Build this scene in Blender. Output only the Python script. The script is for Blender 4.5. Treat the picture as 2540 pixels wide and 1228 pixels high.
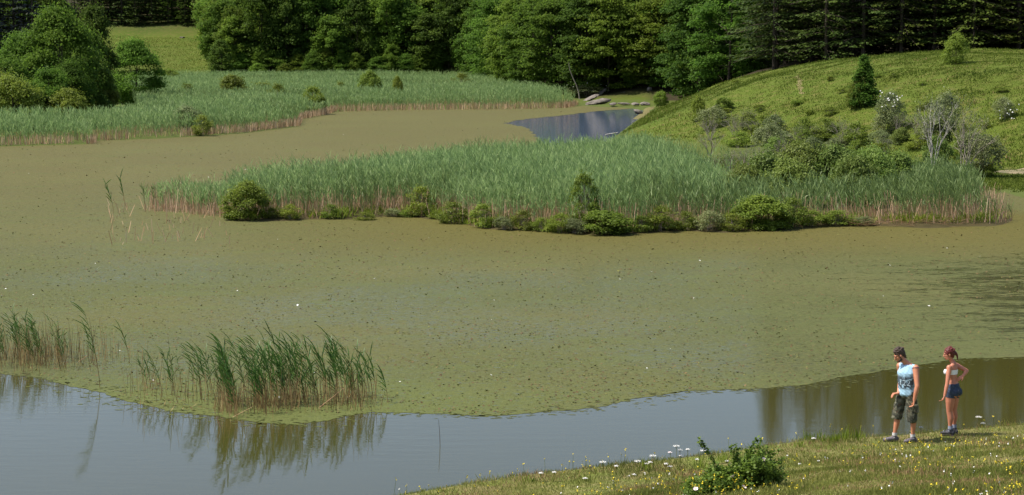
import bpy, bmesh, math, random
import numpy as np
from mathutils import Vector, Matrix, geometry
from mathutils.bvhtree import BVHTree

for o in list(bpy.data.objects): bpy.data.objects.remove(o)
SC = bpy.context.scene
COL = SC.collection
rng = np.random.default_rng(7)
random.seed(7)
R = math.radians

# ---------------------------------------------------------------- camera, sky, sun, exposure
CAMZ = 7.75; FPX = 5000.0; CX, CY = 1270.0, 614.0; YH = 90.0
TILT = math.atan((CY - YH) / FPX)
cam = bpy.data.objects.new('camera', bpy.data.cameras.new('camera')); COL.objects.link(cam)
cam.location = (0, 0, CAMZ); cam.rotation_euler = (math.pi/2 - TILT, 0, 0)
cam.data.sensor_width = 36; cam.data.lens = 36 * FPX / 2540; cam.data.clip_end = 3000; cam.data.clip_start = .5
SC.camera = cam
SUN_DIR = Vector((-0.80, -0.10, 0)).normalized(); SUN_EL = R(57)
world = bpy.data.worlds.new("World"); SC.world = world; world.use_nodes = True
wn = world.node_tree; bgn = wn.nodes['Background']
sky = wn.nodes.new('ShaderNodeTexSky'); sky.sky_type = 'NISHITA'; sky.sun_disc = False
sky.sun_elevation = SUN_EL; sky.sun_rotation = math.atan2(SUN_DIR.x, SUN_DIR.y); sky.dust_density = 5.0; sky.altitude = 1000
wn.links.new(sky.outputs[0], bgn.inputs[0]); bgn.inputs[1].default_value = 0.13
sl = bpy.data.lights.new('sun', 'SUN'); sl.energy = 4.6; sl.angle = R(.5); sl.color = (1, .94, .82)
sun = bpy.data.objects.new('sun', sl); COL.objects.link(sun)
sv = Vector((SUN_DIR.x*math.cos(SUN_EL), SUN_DIR.y*math.cos(SUN_EL), math.sin(SUN_EL)))
sun.rotation_euler = sv.to_track_quat('Z', 'Y').to_euler()
SC.view_settings.view_transform = 'Standard'; SC.view_settings.look = 'None'
SC.view_settings.gamma = 1; SC.view_settings.use_curve_mapping = False; SC.view_settings.exposure = 0.6

# ---------------------------------------------------------------- tagging
def tag(o, label=None, cat=None, group=None, kind=None):
    if label: o['label'] = label
    if cat: o['category'] = cat
    if group: o['group'] = group
    if kind: o['kind'] = kind
    return o
def empty(name, loc=(0,0,0), rz=0):
    o = bpy.data.objects.new(name, None); COL.objects.link(o)
    o.location = loc; o.rotation_euler = (0, 0, rz); o.empty_display_size = .2
    return o
def link(name, me, parent=None):
    o = bpy.data.objects.new(name, me); COL.objects.link(o)
    if parent is not None: o.parent = parent
    return o

# ---------------------------------------------------------------- fast meshes
class MB:
    """collects quads / triangles (numpy) into one mesh"""
    def __init__(s): s.V=[]; s.F=[]; s.M=[]; s.A=[]; s.n=0
    def add(s, verts, faces, mat=0, var=None):
        verts = np.asarray(verts, float).reshape(-1,3); faces = np.asarray(faces, np.int64)
        if len(faces)==0: return
        s.V.append(verts); s.F.append(faces + s.n); s.n += len(verts)
        m = np.full(len(faces), mat, np.int32) if np.isscalar(mat) else np.asarray(mat, np.int32)
        s.M.append(m)
        s.A.append(rng.random(len(faces)) if var is None else np.broadcast_to(np.asarray(var,float), (len(faces),)))
    def build(s, name, mats, smooth=False):
        me = bpy.data.meshes.new(name)
        V = np.concatenate(s.V); 
        sizes = np.concatenate([np.full(len(f), f.shape[1]) for f in s.F])
        loops = np.concatenate([f.ravel() for f in s.F])
        me.vertices.add(len(V)); me.vertices.foreach_set('co', V.ravel().astype(np.float32))
        me.loops.add(len(loops)); me.loops.foreach_set('vertex_index', loops.astype(np.int32))
        me.polygons.add(len(sizes))
        starts = np.concatenate([[0], np.cumsum(sizes)[:-1]])
        me.polygons.foreach_set('loop_start', starts.astype(np.int32))
        me.polygons.foreach_set('material_index', np.concatenate(s.M))
        if smooth: me.polygons.foreach_set('use_smooth', np.ones(len(sizes), bool))
        a = me.attributes.new('v', 'FLOAT', 'FACE'); a.data.foreach_set('value', np.concatenate(s.A).astype(np.float32))
        for m in mats: me.materials.append(m)
        me.update(calc_edges=True); 
        return me
def norm(a): return a / np.maximum(np.linalg.norm(a, axis=-1, keepdims=True), 1e-9)
def rhombs(mb, P, D, W, L, w, mat=0, var=None, mid=.45, droop=0.0):
    """leaf-shaped quads: base P, direction D, side W"""
    n = len(P); L = np.broadcast_to(np.asarray(L,float),(n,))[:,None]; w = np.broadcast_to(np.asarray(w,float),(n,))[:,None]
    tip = P + D*L; tip[:,2] -= (droop*L[:,0])
    V = np.stack([P, P+D*L*mid+W*w, tip, P+D*L*mid-W*w], 1).reshape(-1,3)
    F = np.arange(n*4).reshape(n,4)
    mb.add(V, F, mat, var)
def tube(mb, pts, rad, sides=5, mat=0, var=.5):
    pts = np.asarray(pts,float); n=len(pts); rad=np.broadcast_to(np.asarray(rad,float),(n,))
    T = norm(np.gradient(pts,axis=0)); ref = np.array([0.31,0.17,.05]); 
    ref = np.array([1.,.2,.1]) if abs(T[0][2])>.7 else np.array([.1,.2,1.])
    U = norm(np.cross(T, ref)); W = np.cross(T,U)
    a = np.arange(sides)/sides*2*math.pi
    V = pts[:,None,:] + rad[:,None,None]*(np.cos(a)[None,:,None]*U[:,None,:] + np.sin(a)[None,:,None]*W[:,None,:])
    i = np.arange(n-1)[:,None]*sides; j=np.arange(sides)[None,:]; k=(j+1)%sides
    F = np.stack([i+j, i+k, i+sides+k, i+sides+j], -1).reshape(-1,4)
    mb.add(V.reshape(-1,3), F, mat, var)
    mb.add(V[-1], np.arange(sides)[None,:], mat, var)

# ---------------------------------------------------------------- materials
def nodes(name):
    m = bpy.data.materials.new(name); m.use_nodes = True; nt = m.node_tree
    return m, nt, nt.nodes['Principled BSDF'], nt.nodes['Material Output']
def ramp(nt, fac, stops):
    r = nt.nodes.new('ShaderNodeValToRGB'); nt.links.new(fac, r.inputs[0])
    el = r.color_ramp.elements
    while len(el) < len(stops): el.new(.5)
    for e,(p,c) in zip(el, stops): e.position = p; e.color = (*c,1)
    return r.outputs[0]
def noise(nt, scale, detail=3, vec=None, rough=.5, sc=None, W=None):
    n = nt.nodes.new('ShaderNodeTexNoise'); n.inputs['Scale'].default_value = scale
    n.inputs['Detail'].default_value = detail; n.inputs['Roughness'].default_value = rough
    if vec is not None:
        if sc is not None:
            mp = nt.nodes.new('ShaderNodeMapping'); mp.inputs['Scale'].default_value = sc
            nt.links.new(vec, mp.inputs[0]); vec = mp.outputs[0]
        nt.links.new(vec, n.inputs['Vector'])
    return n.outputs['Fac']
def mixc(nt, fac, a, b, mode='MIX'):
    m = nt.nodes.new('ShaderNodeMix'); m.data_type='RGBA'; m.blend_type = mode
    if isinstance(fac,(int,float)): m.inputs[0].default_value = fac
    else: nt.links.new(fac, m.inputs[0])
    for i,x in ((6,a),(7,b)):
        if isinstance(x, tuple): m.inputs[i].default_value = (*x,1)
        else: nt.links.new(x, m.inputs[i])
    return m.outputs[2]
def mth(nt, op, a, b=None, clamp=False):
    m = nt.nodes.new('ShaderNodeMath'); m.operation = op; m.use_clamp = clamp
    for i,x in enumerate((a,b)):
        if x is None: continue
        if isinstance(x,(int,float)): m.inputs[i].default_value = x
        else: nt.links.new(x, m.inputs[i])
    return m.outputs[0]
def pos(nt): return nt.nodes.new('ShaderNodeNewGeometry').outputs['Position']
def sepxyz(nt, v):
    s = nt.nodes.new('ShaderNodeSeparateXYZ'); nt.links.new(v, s.inputs[0]); return s.outputs
def maprange(nt, v, a, b, c=0, d=1):
    m = nt.nodes.new('ShaderNodeMapRange'); m.interpolation_type='SMOOTHSTEP'; nt.links.new(v, m.inputs[0])
    for i,x in zip((1,2,3,4),(a,b,c,d)): m.inputs[i].default_value = x
    return m.outputs[0]
def setc(nt, b, c):
    if isinstance(c, tuple): b.inputs['Base Color'].default_value = (*c,1)
    else: nt.links.new(c, b.inputs['Base Color'])
def leafmat(name, dark, mid, light, trans=.35, nscale=.35, rough=.55, spec=.25, objvar=.25):
    m, nt, b, out = nodes(name)
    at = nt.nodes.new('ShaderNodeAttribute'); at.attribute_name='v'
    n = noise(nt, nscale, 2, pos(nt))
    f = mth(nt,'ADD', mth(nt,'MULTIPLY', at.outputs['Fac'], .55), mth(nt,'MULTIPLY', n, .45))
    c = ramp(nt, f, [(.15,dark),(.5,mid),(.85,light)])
    oi = nt.nodes.new('ShaderNodeObjectInfo')
    hs = nt.nodes.new('ShaderNodeHueSaturation')
    nt.links.new(c, hs.inputs['Color'])
    nt.links.new(mth(nt,'ADD', mth(nt,'MULTIPLY', oi.outputs['Random'], objvar*2), 1-objvar), hs.inputs['Value'])
    nt.links.new(mth(nt,'ADD', mth(nt,'MULTIPLY', mth(nt,'FRACT', mth(nt,'MULTIPLY', oi.outputs['Random'], 7.31)), .028), .477), hs.inputs['Hue'])
    c = hs.outputs[0]
    setc(nt,b,c); b.inputs['Roughness'].default_value = rough; b.inputs['Specular IOR Level'].default_value = spec
    if trans>0:
        tr = nt.nodes.new('ShaderNodeBsdfTranslucent'); nt.links.new(c, tr.inputs[0])
        mx = nt.nodes.new('ShaderNodeMixShader'); mx.inputs[0].default_value = trans
        nt.links.new(b.outputs[0], mx.inputs[1]); nt.links.new(tr.outputs[0], mx.inputs[2])
        nt.links.new(mx.outputs[0], out.inputs[0])
    return m
def plain(name, c, rough=.7, c2=None, scale=8, bump=0, spec=.3, obj=True, bscale=None):
    m, nt, b, out = nodes(name)
    tc = nt.nodes.new('ShaderNodeTexCoord').outputs['Object'] if obj else pos(nt)
    n = noise(nt, scale, 4, tc)
    setc(nt, b, ramp(nt, n, [(.3,c),(.7,c2 or tuple(x*.75 for x in c))]))
    b.inputs['Roughness'].default_value = rough; b.inputs['Specular IOR Level'].default_value = spec
    if bump:
        bp = nt.nodes.new('ShaderNodeBump'); bp.inputs['Strength'].default_value=1; bp.inputs['Distance'].default_value=bump
        nt.links.new(noise(nt, bscale or scale*2, 4, tc), bp.inputs['Height']); nt.links.new(bp.outputs[0], b.inputs['Normal'])
    return m

M = {}
M['broad']  = leafmat('broadleaf', (.044,.098,.012), (.084,.172,.022), (.145,.255,.036), .6, .35, .6, .12)
M['broad2']  = leafmat('broadleaf_yellowish', (.056,.104,.012), (.105,.182,.022), (.172,.255,.035), .6, .35, .6, .12)
M['dark']  = leafmat('broadleaf_dark', (.034,.070,.012), (.062,.120,.017), (.105,.178,.027), .55, .35, .6, .12)
M['conifer']  = leafmat('needles', (.018,.036,.008), (.040,.070,.012), (.080,.120,.020), .3)
M['conifer_y'] = leafmat('needles_olive', (.026,.045,.008), (.060,.092,.014), (.115,.145,.024), .35)
M['conifer_shade'] = leafmat('needles_painted_shade', (.006,.010,.006), (.011,.017,.010), (.018,.028,.014), .0, objvar=.1)  # near-black needle colour with the deep shade put into it
M['shrub']  = leafmat('shrub_leaf', (.075,.115,.014), (.140,.205,.024), (.215,.280,.042), .5, 1.2)
M['willow']  = leafmat('willow_leaf', (.075,.125,.022), (.135,.205,.036), (.205,.275,.065), .45, .8)
M['greyleaf'] = leafmat('grey_green_leaf', (.09,.12,.04), (.15,.19,.07), (.22,.26,.12), .4, 1)
M['rose']    = leafmat('rose_leaf', (.040,.085,.010), (.085,.155,.020), (.16,.25,.04), .45, 3)
M['reed']  = leafmat('reed_leaf', (.110,.195,.062), (.215,.335,.118), (.360,.470,.205), .5, .25, .5, .2, .0)
M['reed_mid']= leafmat('reed_leaf_yellow_green', (.070,.120,.030), (.130,.205,.060), (.230,.310,.110), .35, .3, .5, .35, .0)
M['reed_fg']  = leafmat('reed_leaf_near', (.030,.078,.014), (.055,.130,.028), (.10,.20,.045), .4, 1, .45, .3, .1)
M['straw']  = leafmat('dead_reed', (.26,.165,.085), (.48,.33,.19), (.68,.52,.35), .2, 1, .8, .1, .0)
M['strawfg'] = leafmat('dead_reed_near', (.13,.09,.035), (.24,.17,.07), (.40,.31,.16), .1, 2, .8, .1, .0)
M['sedge']  = leafmat('sedge_leaf', (.08,.13,.010), (.15,.21,.020), (.24,.30,.03), .4, 1, .6, .2, .0)
M['grass']   = leafmat('grass_blade', (.042,.078,.008), (.080,.124,.013), (.140,.180,.029), .35, .28, .7, .15, .0)
M['grassfg']  = leafmat('meadow_blade', (.078,.102,.022), (.142,.178,.035), (.270,.280,.085), .35, .9, .7, .15, .0)
M['grassdry']= leafmat('dry_blade', (.20,.13,.06), (.30,.21,.10), (.42,.33,.17), .2, .8, .8, .1, .0)
M['bark']    = plain('bark', (.075,.058,.042), .9, (.035,.028,.02), 3, .02)
M['palebark']= plain('pale_bark', (.42,.40,.36), .8, (.22,.20,.17), 4, .01)
M['twig']    = plain('bare_twig', (.26,.23,.19), .9, (.16,.135,.11), 3)
M['rock']    = plain('rock', (.20,.175,.15), .9, (.085,.075,.065), 1.6, .06)
M['whitefl'] = plain('white_petals', (.80,.80,.76), .7, (.72,.70,.68), 20)
M['pinkfl']  = plain('pale_pink_petals', (.82,.64,.66), .7, (.85,.78,.76), 20)
M['yellowfl']= plain('yellow_petals', (.75,.60,.04), .7, (.68,.52,.03), 20)

# ---------------------------------------------------------------- camera geometry helpers
ct, st = math.cos(TILT), math.sin(TILT)
def ray(px, py):
    a = (px-CX); b = -(py-CY)
    return np.array([a, FPX*ct + b*st, -FPX*st + b*ct]) / FPX
def W0(px, py, z=0.0):
    d = ray(px,py); t = (z-CAMZ)/d[2]
    return np.array([d[0]*t, d[1]*t])
def WZ(px, Z): return (px-CX)/FPX*Z

# ---------------------------------------------------------------- lake outline
lake_px = [(-500,1480),(600,1330),(1030,1252),(1340,1206),(1560,1182),(1700,1166),(1960,1126),(2200,1112),(2540,1084),(2900,1060),(3500,1000),
 (3500,620),(2900,505),(2640,497),(2540,492),(2490,476),(2450,486),(2462,520),(2516,548),(2480,560),(2400,562),(2300,566),(2180,560),(2050,562),(1960,568),(1860,572),(1800,578),(1700,572),
 (1560,582),(1450,582),(1340,572),(1200,568),(1150,555),(1080,545),(1000,536),(930,538),(850,545),(760,544),(700,549),(620,548),(556,546),(548,534),
 (600,518),(760,500),(1000,466),(1200,448),(1300,441),(1400,438),(1500,436),(1524,420),(1500,390),(1505,360),(1528,338),(1565,312),(1592,290),(1612,276),(1560,268),(1500,266),(1432,262),
 (1400,268),(1250,271),(1100,272),(960,274),(830,277),(800,287),(745,296),(738,314),(600,331),(480,339),(370,345),(240,349),(225,358),(100,361),(0,364),(-300,374),(-900,420),(-1300,700),(-1200,1300)]
LAKE = np.array([W0(*p) for p in lake_px])
HILL = np.array([(8.2,158),(10.5,178),(13.6,203),(17,225),(40,236),(160,250),(200,80),(60,98),(38,108),(29.0,113.5),(24,124),(18,134),(12,147)],float)
BACK = np.array([(-600,300),(-95,338),(-48,338),(-25,342),(-6,332),(-1,268),(4,252),(14,246),(24,240),(40,222),(120,205),(600,180),(600,1300),(-600,1300)],float)
def sdist(P, poly):
    """signed distance, positive inside"""
    P = np.asarray(P,float); A = poly; B = np.roll(poly,-1,0)
    best = np.full(len(P), 1e9); inside = np.zeros(len(P), bool)
    for a,b in zip(A,B):
        e=b-a; w=P-a; t=np.clip((w@e)/(e@e),0,1); d=np.hypot(*(w-t[:,None]*e).T); best=np.minimum(best,d)
        c = ((a[1]<=P[:,1])&(P[:,1]<b[1]))|((b[1]<=P[:,1])&(P[:,1]<a[1]))
        with np.errstate(divide='ignore',invalid='ignore'):
            xi = a[0]+(P[:,1]-a[1])*(b[0]-a[0])/(b[1]-a[1]) if b[1]!=a[1] else np.full(len(P),1e9)
        inside ^= (c & (P[:,0]<xi))
    return np.where(inside,best,-best)
def sm(x): x=np.clip(x,0,1); return x*x*(3-2*x)
def wob(x,y,s,seed=0.0):
    x=x/s; y=y/s
    return (np.sin(x*1.7+seed+1.3*np.sin(y*1.1+seed))+np.sin(y*2.1+seed*1.7+1.1*np.sin(x*1.9))+.6*np.sin(x*3.9+y*3.1+seed)+.4*np.sin(x*6.3-y*5.7+2*seed))/3
def hgt(X, Y):
    X=np.asarray(X,float).ravel(); Y=np.asarray(Y,float).ravel(); P=np.stack([X,Y],1)
    d = -sdist(P, LAKE)                       # + on land
    z = np.where(d>0, .16*sm(d/1.2)+.02*sm(d/.3), -.9*sm(-d/4))
    z += np.where(d>0, .05*wob(X,Y,3.)*sm(d/6),0)
    # near bank
    nb = (d>0)&(Y<60)
    z = np.where(nb, .05+.30*sm(d/.5)+ .165*np.maximum(d-.6,0)*sm(d/6)+.03*wob(X,Y,1.3,2)*sm(d/1.)*(d<25), z)
    # right-hand grass hill
    h = sdist(P, HILL)
    hh = np.maximum(h,0)
    shape = 6.2*(1-np.exp(-(hh/11.0)**1.35))
    z += np.where(h>0, shape + .34*wob(X,Y,9,1)*sm(hh/8)+ .11*wob(X,Y,2.2,4)*sm(hh/4)+.05*wob(X,Y,.9,7)*sm(hh/3),0)
    # wooded slopes behind
    b = np.maximum(sdist(P, BACK),0)
    k = sm((X+62)/26)
    z += k*(26*(1-np.exp(-.38*b/26))) + (1-k)*(.093*np.minimum(b,86)+14*(1-np.exp(-.03*np.maximum(b-86,0)))) 
    # left shore
    l = np.maximum(0, -X-.17*Y-5)*((Y>120))
    z += np.minimum(l*.06, 8)*sm((Y-146)/25)
    return z
def H1(x,y): return float(hgt([x],[y])[0])
def G(px, py):
    """first point of the land or water seen through the picture point"""
    d = ray(px,py); t = np.concatenate([np.arange(20,120,.5), np.arange(120,600,1.0)])
    z = CAMZ + d[2]*t; g = np.maximum(hgt(d[0]*t, d[1]*t),0)
    i = np.argmax(z<=g)
    return np.array([d[0]*t[i], d[1]*t[i], g[i]])

# ---------------------------------------------------------------- terrain
rows = np.concatenate([np.linspace(-30,24,16), 1/np.linspace(1/25.,1/460.,330), np.linspace(480,1200,18)])
cols = np.concatenate([np.linspace(-1.5,-.30,14)[:-1], np.linspace(-.30,.30,300), np.linspace(.30,1.5,14)[1:]])
XX = cols[None,:]*(np.abs(rows)[:,None]+25*np.exp(-np.abs(rows)[:,None]/20)+ (rows[:,None]<20)*10); YY = np.repeat(rows[:,None],len(cols),1)
ZZ = hgt(XX,YY).reshape(XX.shape)
mb = MB(); nr,nc = XX.shape
i = np.arange(nr-1)[:,None]*nc; j=np.arange(nc-1)[None,:]
mb.add(np.stack([XX,YY,ZZ],-1).reshape(-1,3), np.stack([i+j,i+j+1,i+nc+j+1,i+nc+j],-1).reshape(-1,4))
m, nt, b, out = nodes('ground')
p = pos(nt); xyz = sepxyz(nt,p)
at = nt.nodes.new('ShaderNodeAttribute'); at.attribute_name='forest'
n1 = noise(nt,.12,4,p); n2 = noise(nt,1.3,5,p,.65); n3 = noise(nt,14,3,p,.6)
g = ramp(nt, n1, [(.3,(.068,.090,.012)),(.5,(.074,.102,.014)),(.7,(.050,.088,.010))])
g = mixc(nt, maprange(nt,n2,.45,.75), g, (.125,.110,.034))
g = mixc(nt, maprange(nt,n3,.4,.7,0,.5), g, (.060,.090,.012))
near = maprange(nt, xyz[1], 42, 60)
gn = mixc(nt, maprange(nt,n2,.35,.65), (.135,.165,.035), (.190,.160,.070))
gn = mixc(nt, maprange(nt,n3,.4,.7,0,.5), gn, (.08,.08,.025))
g = mixc(nt, near, gn, g)
g = mixc(nt, maprange(nt, xyz[2], .10, .30), mixc(nt, maprange(nt,xyz[1],93,98), (.060,.050,.022), (.070,.090,.022)), g)
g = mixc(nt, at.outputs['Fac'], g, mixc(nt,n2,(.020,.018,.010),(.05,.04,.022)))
setc(nt,b,g); b.inputs['Roughness'].default_value=.95; b.inputs['Specular IOR Level'].default_value=.1
bp = nt.nodes.new('ShaderNodeBump'); bp.inputs['Distance'].default_value=.05; nt.links.new(noise(nt,2.5,6,p,.7),bp.inputs['Height']); nt.links.new(bp.outputs[0],b.inputs['Normal'])
M['ground']=m
me = mb.build('terrain',[m],True)
PP = np.stack([XX.ravel(),YY.ravel()],1)
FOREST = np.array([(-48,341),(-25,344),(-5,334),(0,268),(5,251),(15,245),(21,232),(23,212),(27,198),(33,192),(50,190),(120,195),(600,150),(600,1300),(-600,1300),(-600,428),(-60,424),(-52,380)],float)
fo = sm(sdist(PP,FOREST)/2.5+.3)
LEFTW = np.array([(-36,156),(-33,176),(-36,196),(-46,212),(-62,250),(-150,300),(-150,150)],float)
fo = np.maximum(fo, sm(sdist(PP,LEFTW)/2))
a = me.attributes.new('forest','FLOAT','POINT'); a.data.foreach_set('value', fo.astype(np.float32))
tag(link('terrain', me), kind='structure')

# ---------------------------------------------------------------- water
m, nt, b, out = nodes('lake_water')
p = pos(nt); xyz = sepxyz(nt,p)
setc(nt,b, mixc(nt, maprange(nt,xyz[1],110,150), mixc(nt, noise(nt,.08,2,p), (.040,.038,.008),(.052,.048,.012)), (.030,.042,.062)))  # far water: reflected sky blue painted into the base colour
b.inputs['Roughness'].default_value=.04; b.inputs['IOR'].default_value=1.33; b.inputs['Specular IOR Level'].default_value=.5
w1 = noise(nt, 1.0, 3, p, .55, (1.1,3.4,1)); w2 = noise(nt, 1.0, 2, p, .5, (5,14,1)); w3 = noise(nt,.09,2,p)
amp = mth(nt,'MULTIPLY', maprange(nt,w3,.40,.62,.25,1.0), maprange(nt, xyz[0],-8,2,1.0,.40))
amp = mth(nt,'MAXIMUM', amp, maprange(nt, xyz[1], 120, 160, 0, 30.0))
hh = mth(nt,'MULTIPLY', mth(nt,'ADD', mth(nt,'MULTIPLY',w1,1.0), mth(nt,'MULTIPLY',w2,.25)), amp)
bp = nt.nodes.new('ShaderNodeBump'); bp.inputs['Strength'].default_value=1; bp.inputs['Distance'].default_value=.008
nt.links.new(hh,bp.inputs['Height']); nt.links.new(bp.outputs[0],b.inputs['Normal'])
M['water']=m
mb = MB(); mb.add([(-420,10,0),(420,10,0),(420,330,0),(-420,330,0)],[[0,1,2,3]])
tag(link('lake_water', mb.build('lake_water',[m])), kind='structure')

# ---------------------------------------------------------------- floating weed mat
def densify(pts, step, amp, seed):
    out=[]; pts=np.array(pts,float)
    for a,b in zip(pts[:-1],pts[1:]):
        n=max(1,int(np.hypot(*(b-a))/step))
        for k in range(n): out.append(a+(b-a)*k/n)
    out=np.array(out); 
    t=norm(np.gradient(out,axis=0)); nrm=np.stack([-t[:,1],t[:,0]],1)
    r=np.random.default_rng(seed)
    s=np.cumsum(np.hypot(*np.gradient(out,axis=0).T))
    dd=(np.sin(s*1.3+seed)+.7*np.sin(s*3.1+2*seed)+.45*np.sin(s*7.9)+.35*np.sin(s*17.3+seed)+.5*(r.random(len(s))-.5))*amp
    return out+nrm*dd[:,None]
front_px = [(-900,905),(-200,922),(0,928),(90,936),(200,962),(330,1000),(450,1022),(560,1036),(640,1048),(720,1056),(790,1046),(860,1030),(930,1022),(1020,1024),(1100,1028),(1200,1034),(1300,1026),(1420,1016),(1500,1006),(1600,986),(1700,972),(1800,966),(1900,962),(1980,957),(2060,943),(2140,928),(2230,912),(2310,900),(2400,890),(2540,886),(2700,884),(3600,870)]
FRONT = densify([W0(*q) for q in front_px], .06, .05, 3)
patch_px = [(1640,268),(1560,270),(1480,276),(1400,286),(1330,293),(1280,299),(1252,306),(1285,312),(1310,318),(1322,330),(1340,350),(1355,380),(1480,392)]
PATCH = densify([W0(*q) for q in patch_px], .4, .12, 5)
outer = [(WZ(3600,46),120),(45,118),(27.5,118)]
poly = list(map(tuple,FRONT)) + [(60,100),(45,122),(29.2,116.5),(26,117),(24,108),(22,100),(12,100),(12,125),(10,140)] + list(map(tuple,PATCH[::-1])) + [(18,217),(16,240),(-25,224),(-60,210),(-80,170),(-110,150),(-110,50)]
polyv = [Vector((x,y,.004)) for x,y in poly]
tri = geometry.tessellate_polygon([polyv])
mb = MB(); mb.add(np.array([v[:] for v in polyv]), np.array(tri), 0)
MATP = np.array(poly)
# loose rags of weed along the open edge
P = FRONT[rng.integers(0,len(FRONT),1500)] + np.stack([rng.normal(0,.5,1500), -np.abs(rng.normal(0,.16,1500))-.02],1)
P = P[(P[:,0]>-14)&(P[:,0]<14)]
for q in P:
    n=rng.integers(5,8); aa=np.sort(rng.random(n)*2*math.pi); r=rng.uniform(.012,.05)*rng.uniform(.6,1.2,n)
    mb.add(np.stack([q[0]+np.cos(aa)*r*2.2,q[1]+np.sin(aa)*r,np.full(n,.004)],1), np.arange(n)[None,:], 0)
m, nt, b, out = nodes('weed_mat')
p = pos(nt); xyz = sepxyz(nt,p)
nA = noise(nt,.07,3,p); nB = noise(nt,1.0,5,p,.7,(1.2,3,1)); nC = noise(nt,9,4,p,.7); nD = noise(nt,1.,8,p,.72,(.5,1.5,1))
far = maprange(nt, xyz[1], 50, 120)
c = mixc(nt, far, (.078,.088,.030), (.098,.086,.031))
c = mixc(nt, maprange(nt,nA,.4,.65,0,.6), c, (.108,.100,.034))
c = mixc(nt, maprange(nt,nB,.45,.7,0,.5), c, (.078,.092,.024))
c = mixc(nt, maprange(nt,nC,.5,.72,0,.8), c, (.080,.070,.022))
c = mixc(nt, maprange(nt,noise(nt,1,3,p,.7,(4.5,9,1)),.5,.68,0,.75), c, (.055,.058,.020))
c = mixc(nt, maprange(nt,noise(nt,1,3,p,.7,(7,14,1)),.55,.70,0,.6), c, (.175,.180,.080))
c = mixc(nt, maprange(nt,noise(nt,1,3,p,.6,(.25,.9,1)),.5,.66,0,.35), c, (.085,.105,.030))
c = mixc(nt, mth(nt,'MULTIPLY', mth(nt,'MULTIPLY',maprange(nt,xyz[1],66,78,0,.7),maprange(nt,xyz[1],92,86)), maprange(nt,xyz[0],-14,-2)), c, (.092,.078,.016))
fresh = mth(nt,'MULTIPLY', maprange(nt, xyz[1], 47, 42.5), maprange(nt, xyz[0], 2, -3, .35, 1))
c = mixc(nt, mth(nt,'MULTIPLY',fresh,.4), c, (.105,.130,.030))
setc(nt,b,c); b.inputs['Roughness'].default_value=.9; b.inputs['Specular IOR Level'].default_value=.15
bp = nt.nodes.new('ShaderNodeBump'); bp.inputs['Distance'].default_value=.03; nt.links.new(noise(nt,12,4,p,.7),bp.inputs['Height']); nt.links.new(bp.outputs[0],b.inputs['Normal'])
# wet film and water gaps between the weed
wb = nt.nodes.new('ShaderNodeBsdfPrincipled'); wb.inputs['Base Color'].default_value=(.030,.032,.010,1); wb.inputs['Roughness'].default_value=.12; wb.inputs['IOR'].default_value=1.33
bp2 = nt.nodes.new('ShaderNodeBump'); bp2.inputs['Distance'].default_value=.006; nt.links.new(noise(nt,1,3,p,.5,(3,9,1)),bp2.inputs['Height']); nt.links.new(bp2.outputs[0],wb.inputs['Normal'])
reg_ = mth(nt,'MULTIPLY', maprange(nt, xyz[0], 6.5,16.5), mth(nt,'MULTIPLY',maprange(nt, xyz[1], 45,53), maprange(nt,xyz[1],80,62)))
fineG = mth(nt,'ADD', mth(nt,'MULTIPLY',noise(nt,1,4,p,.7,(2.2,5.5,1)),.6), mth(nt,'MULTIPLY',noise(nt,1,3,p,.6,(.35,1.1,1)),.4))
gaps2 = maprange(nt, mth(nt,'ADD', fineG, mth(nt,'MULTIPLY',reg_,.20)), .62,.72)
gapsR = mth(nt,'MULTIPLY', maprange(nt, nD, .50,.66), mth(nt,'MULTIPLY', maprange(nt, xyz[0], 4,17), mth(nt,'MULTIPLY',maprange(nt, xyz[1], 43,50), maprange(nt,xyz[1],85,62))))
sheen = mth(nt,'MULTIPLY', maprange(nt, noise(nt,1,5,p,.75,(3.5,8,1)), .44,.66,0,.55), mth(nt,'MULTIPLY', maprange(nt, noise(nt,.12,3,p,.5,None,1),.42,.60), mth(nt,'MULTIPLY',maprange(nt,xyz[1],43,48),maprange(nt,xyz[1],82,62))))
w = mth(nt,'MAXIMUM', mth(nt,'MULTIPLY',gaps2,.85), sheen)
w = mth(nt,'MAXIMUM', w, maprange(nt, noise(nt,1,5,p,.7,(4,10,1)), .54,.68,0,.65))
mx = nt.nodes.new('ShaderNodeMixShader'); nt.links.new(w,mx.inputs[0]); nt.links.new(b.outputs[0],mx.inputs[1]); nt.links.new(wb.outputs[0],mx.inputs[2]); nt.links.new(mx.outputs[0],out.inputs[0])
M['mat']=m
tag(link('water_weed', mb.build('water_weed',[m])), 'olive mat of floating water weed covering the lake between the reed beds', 'water weed', kind='stuff')
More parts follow.
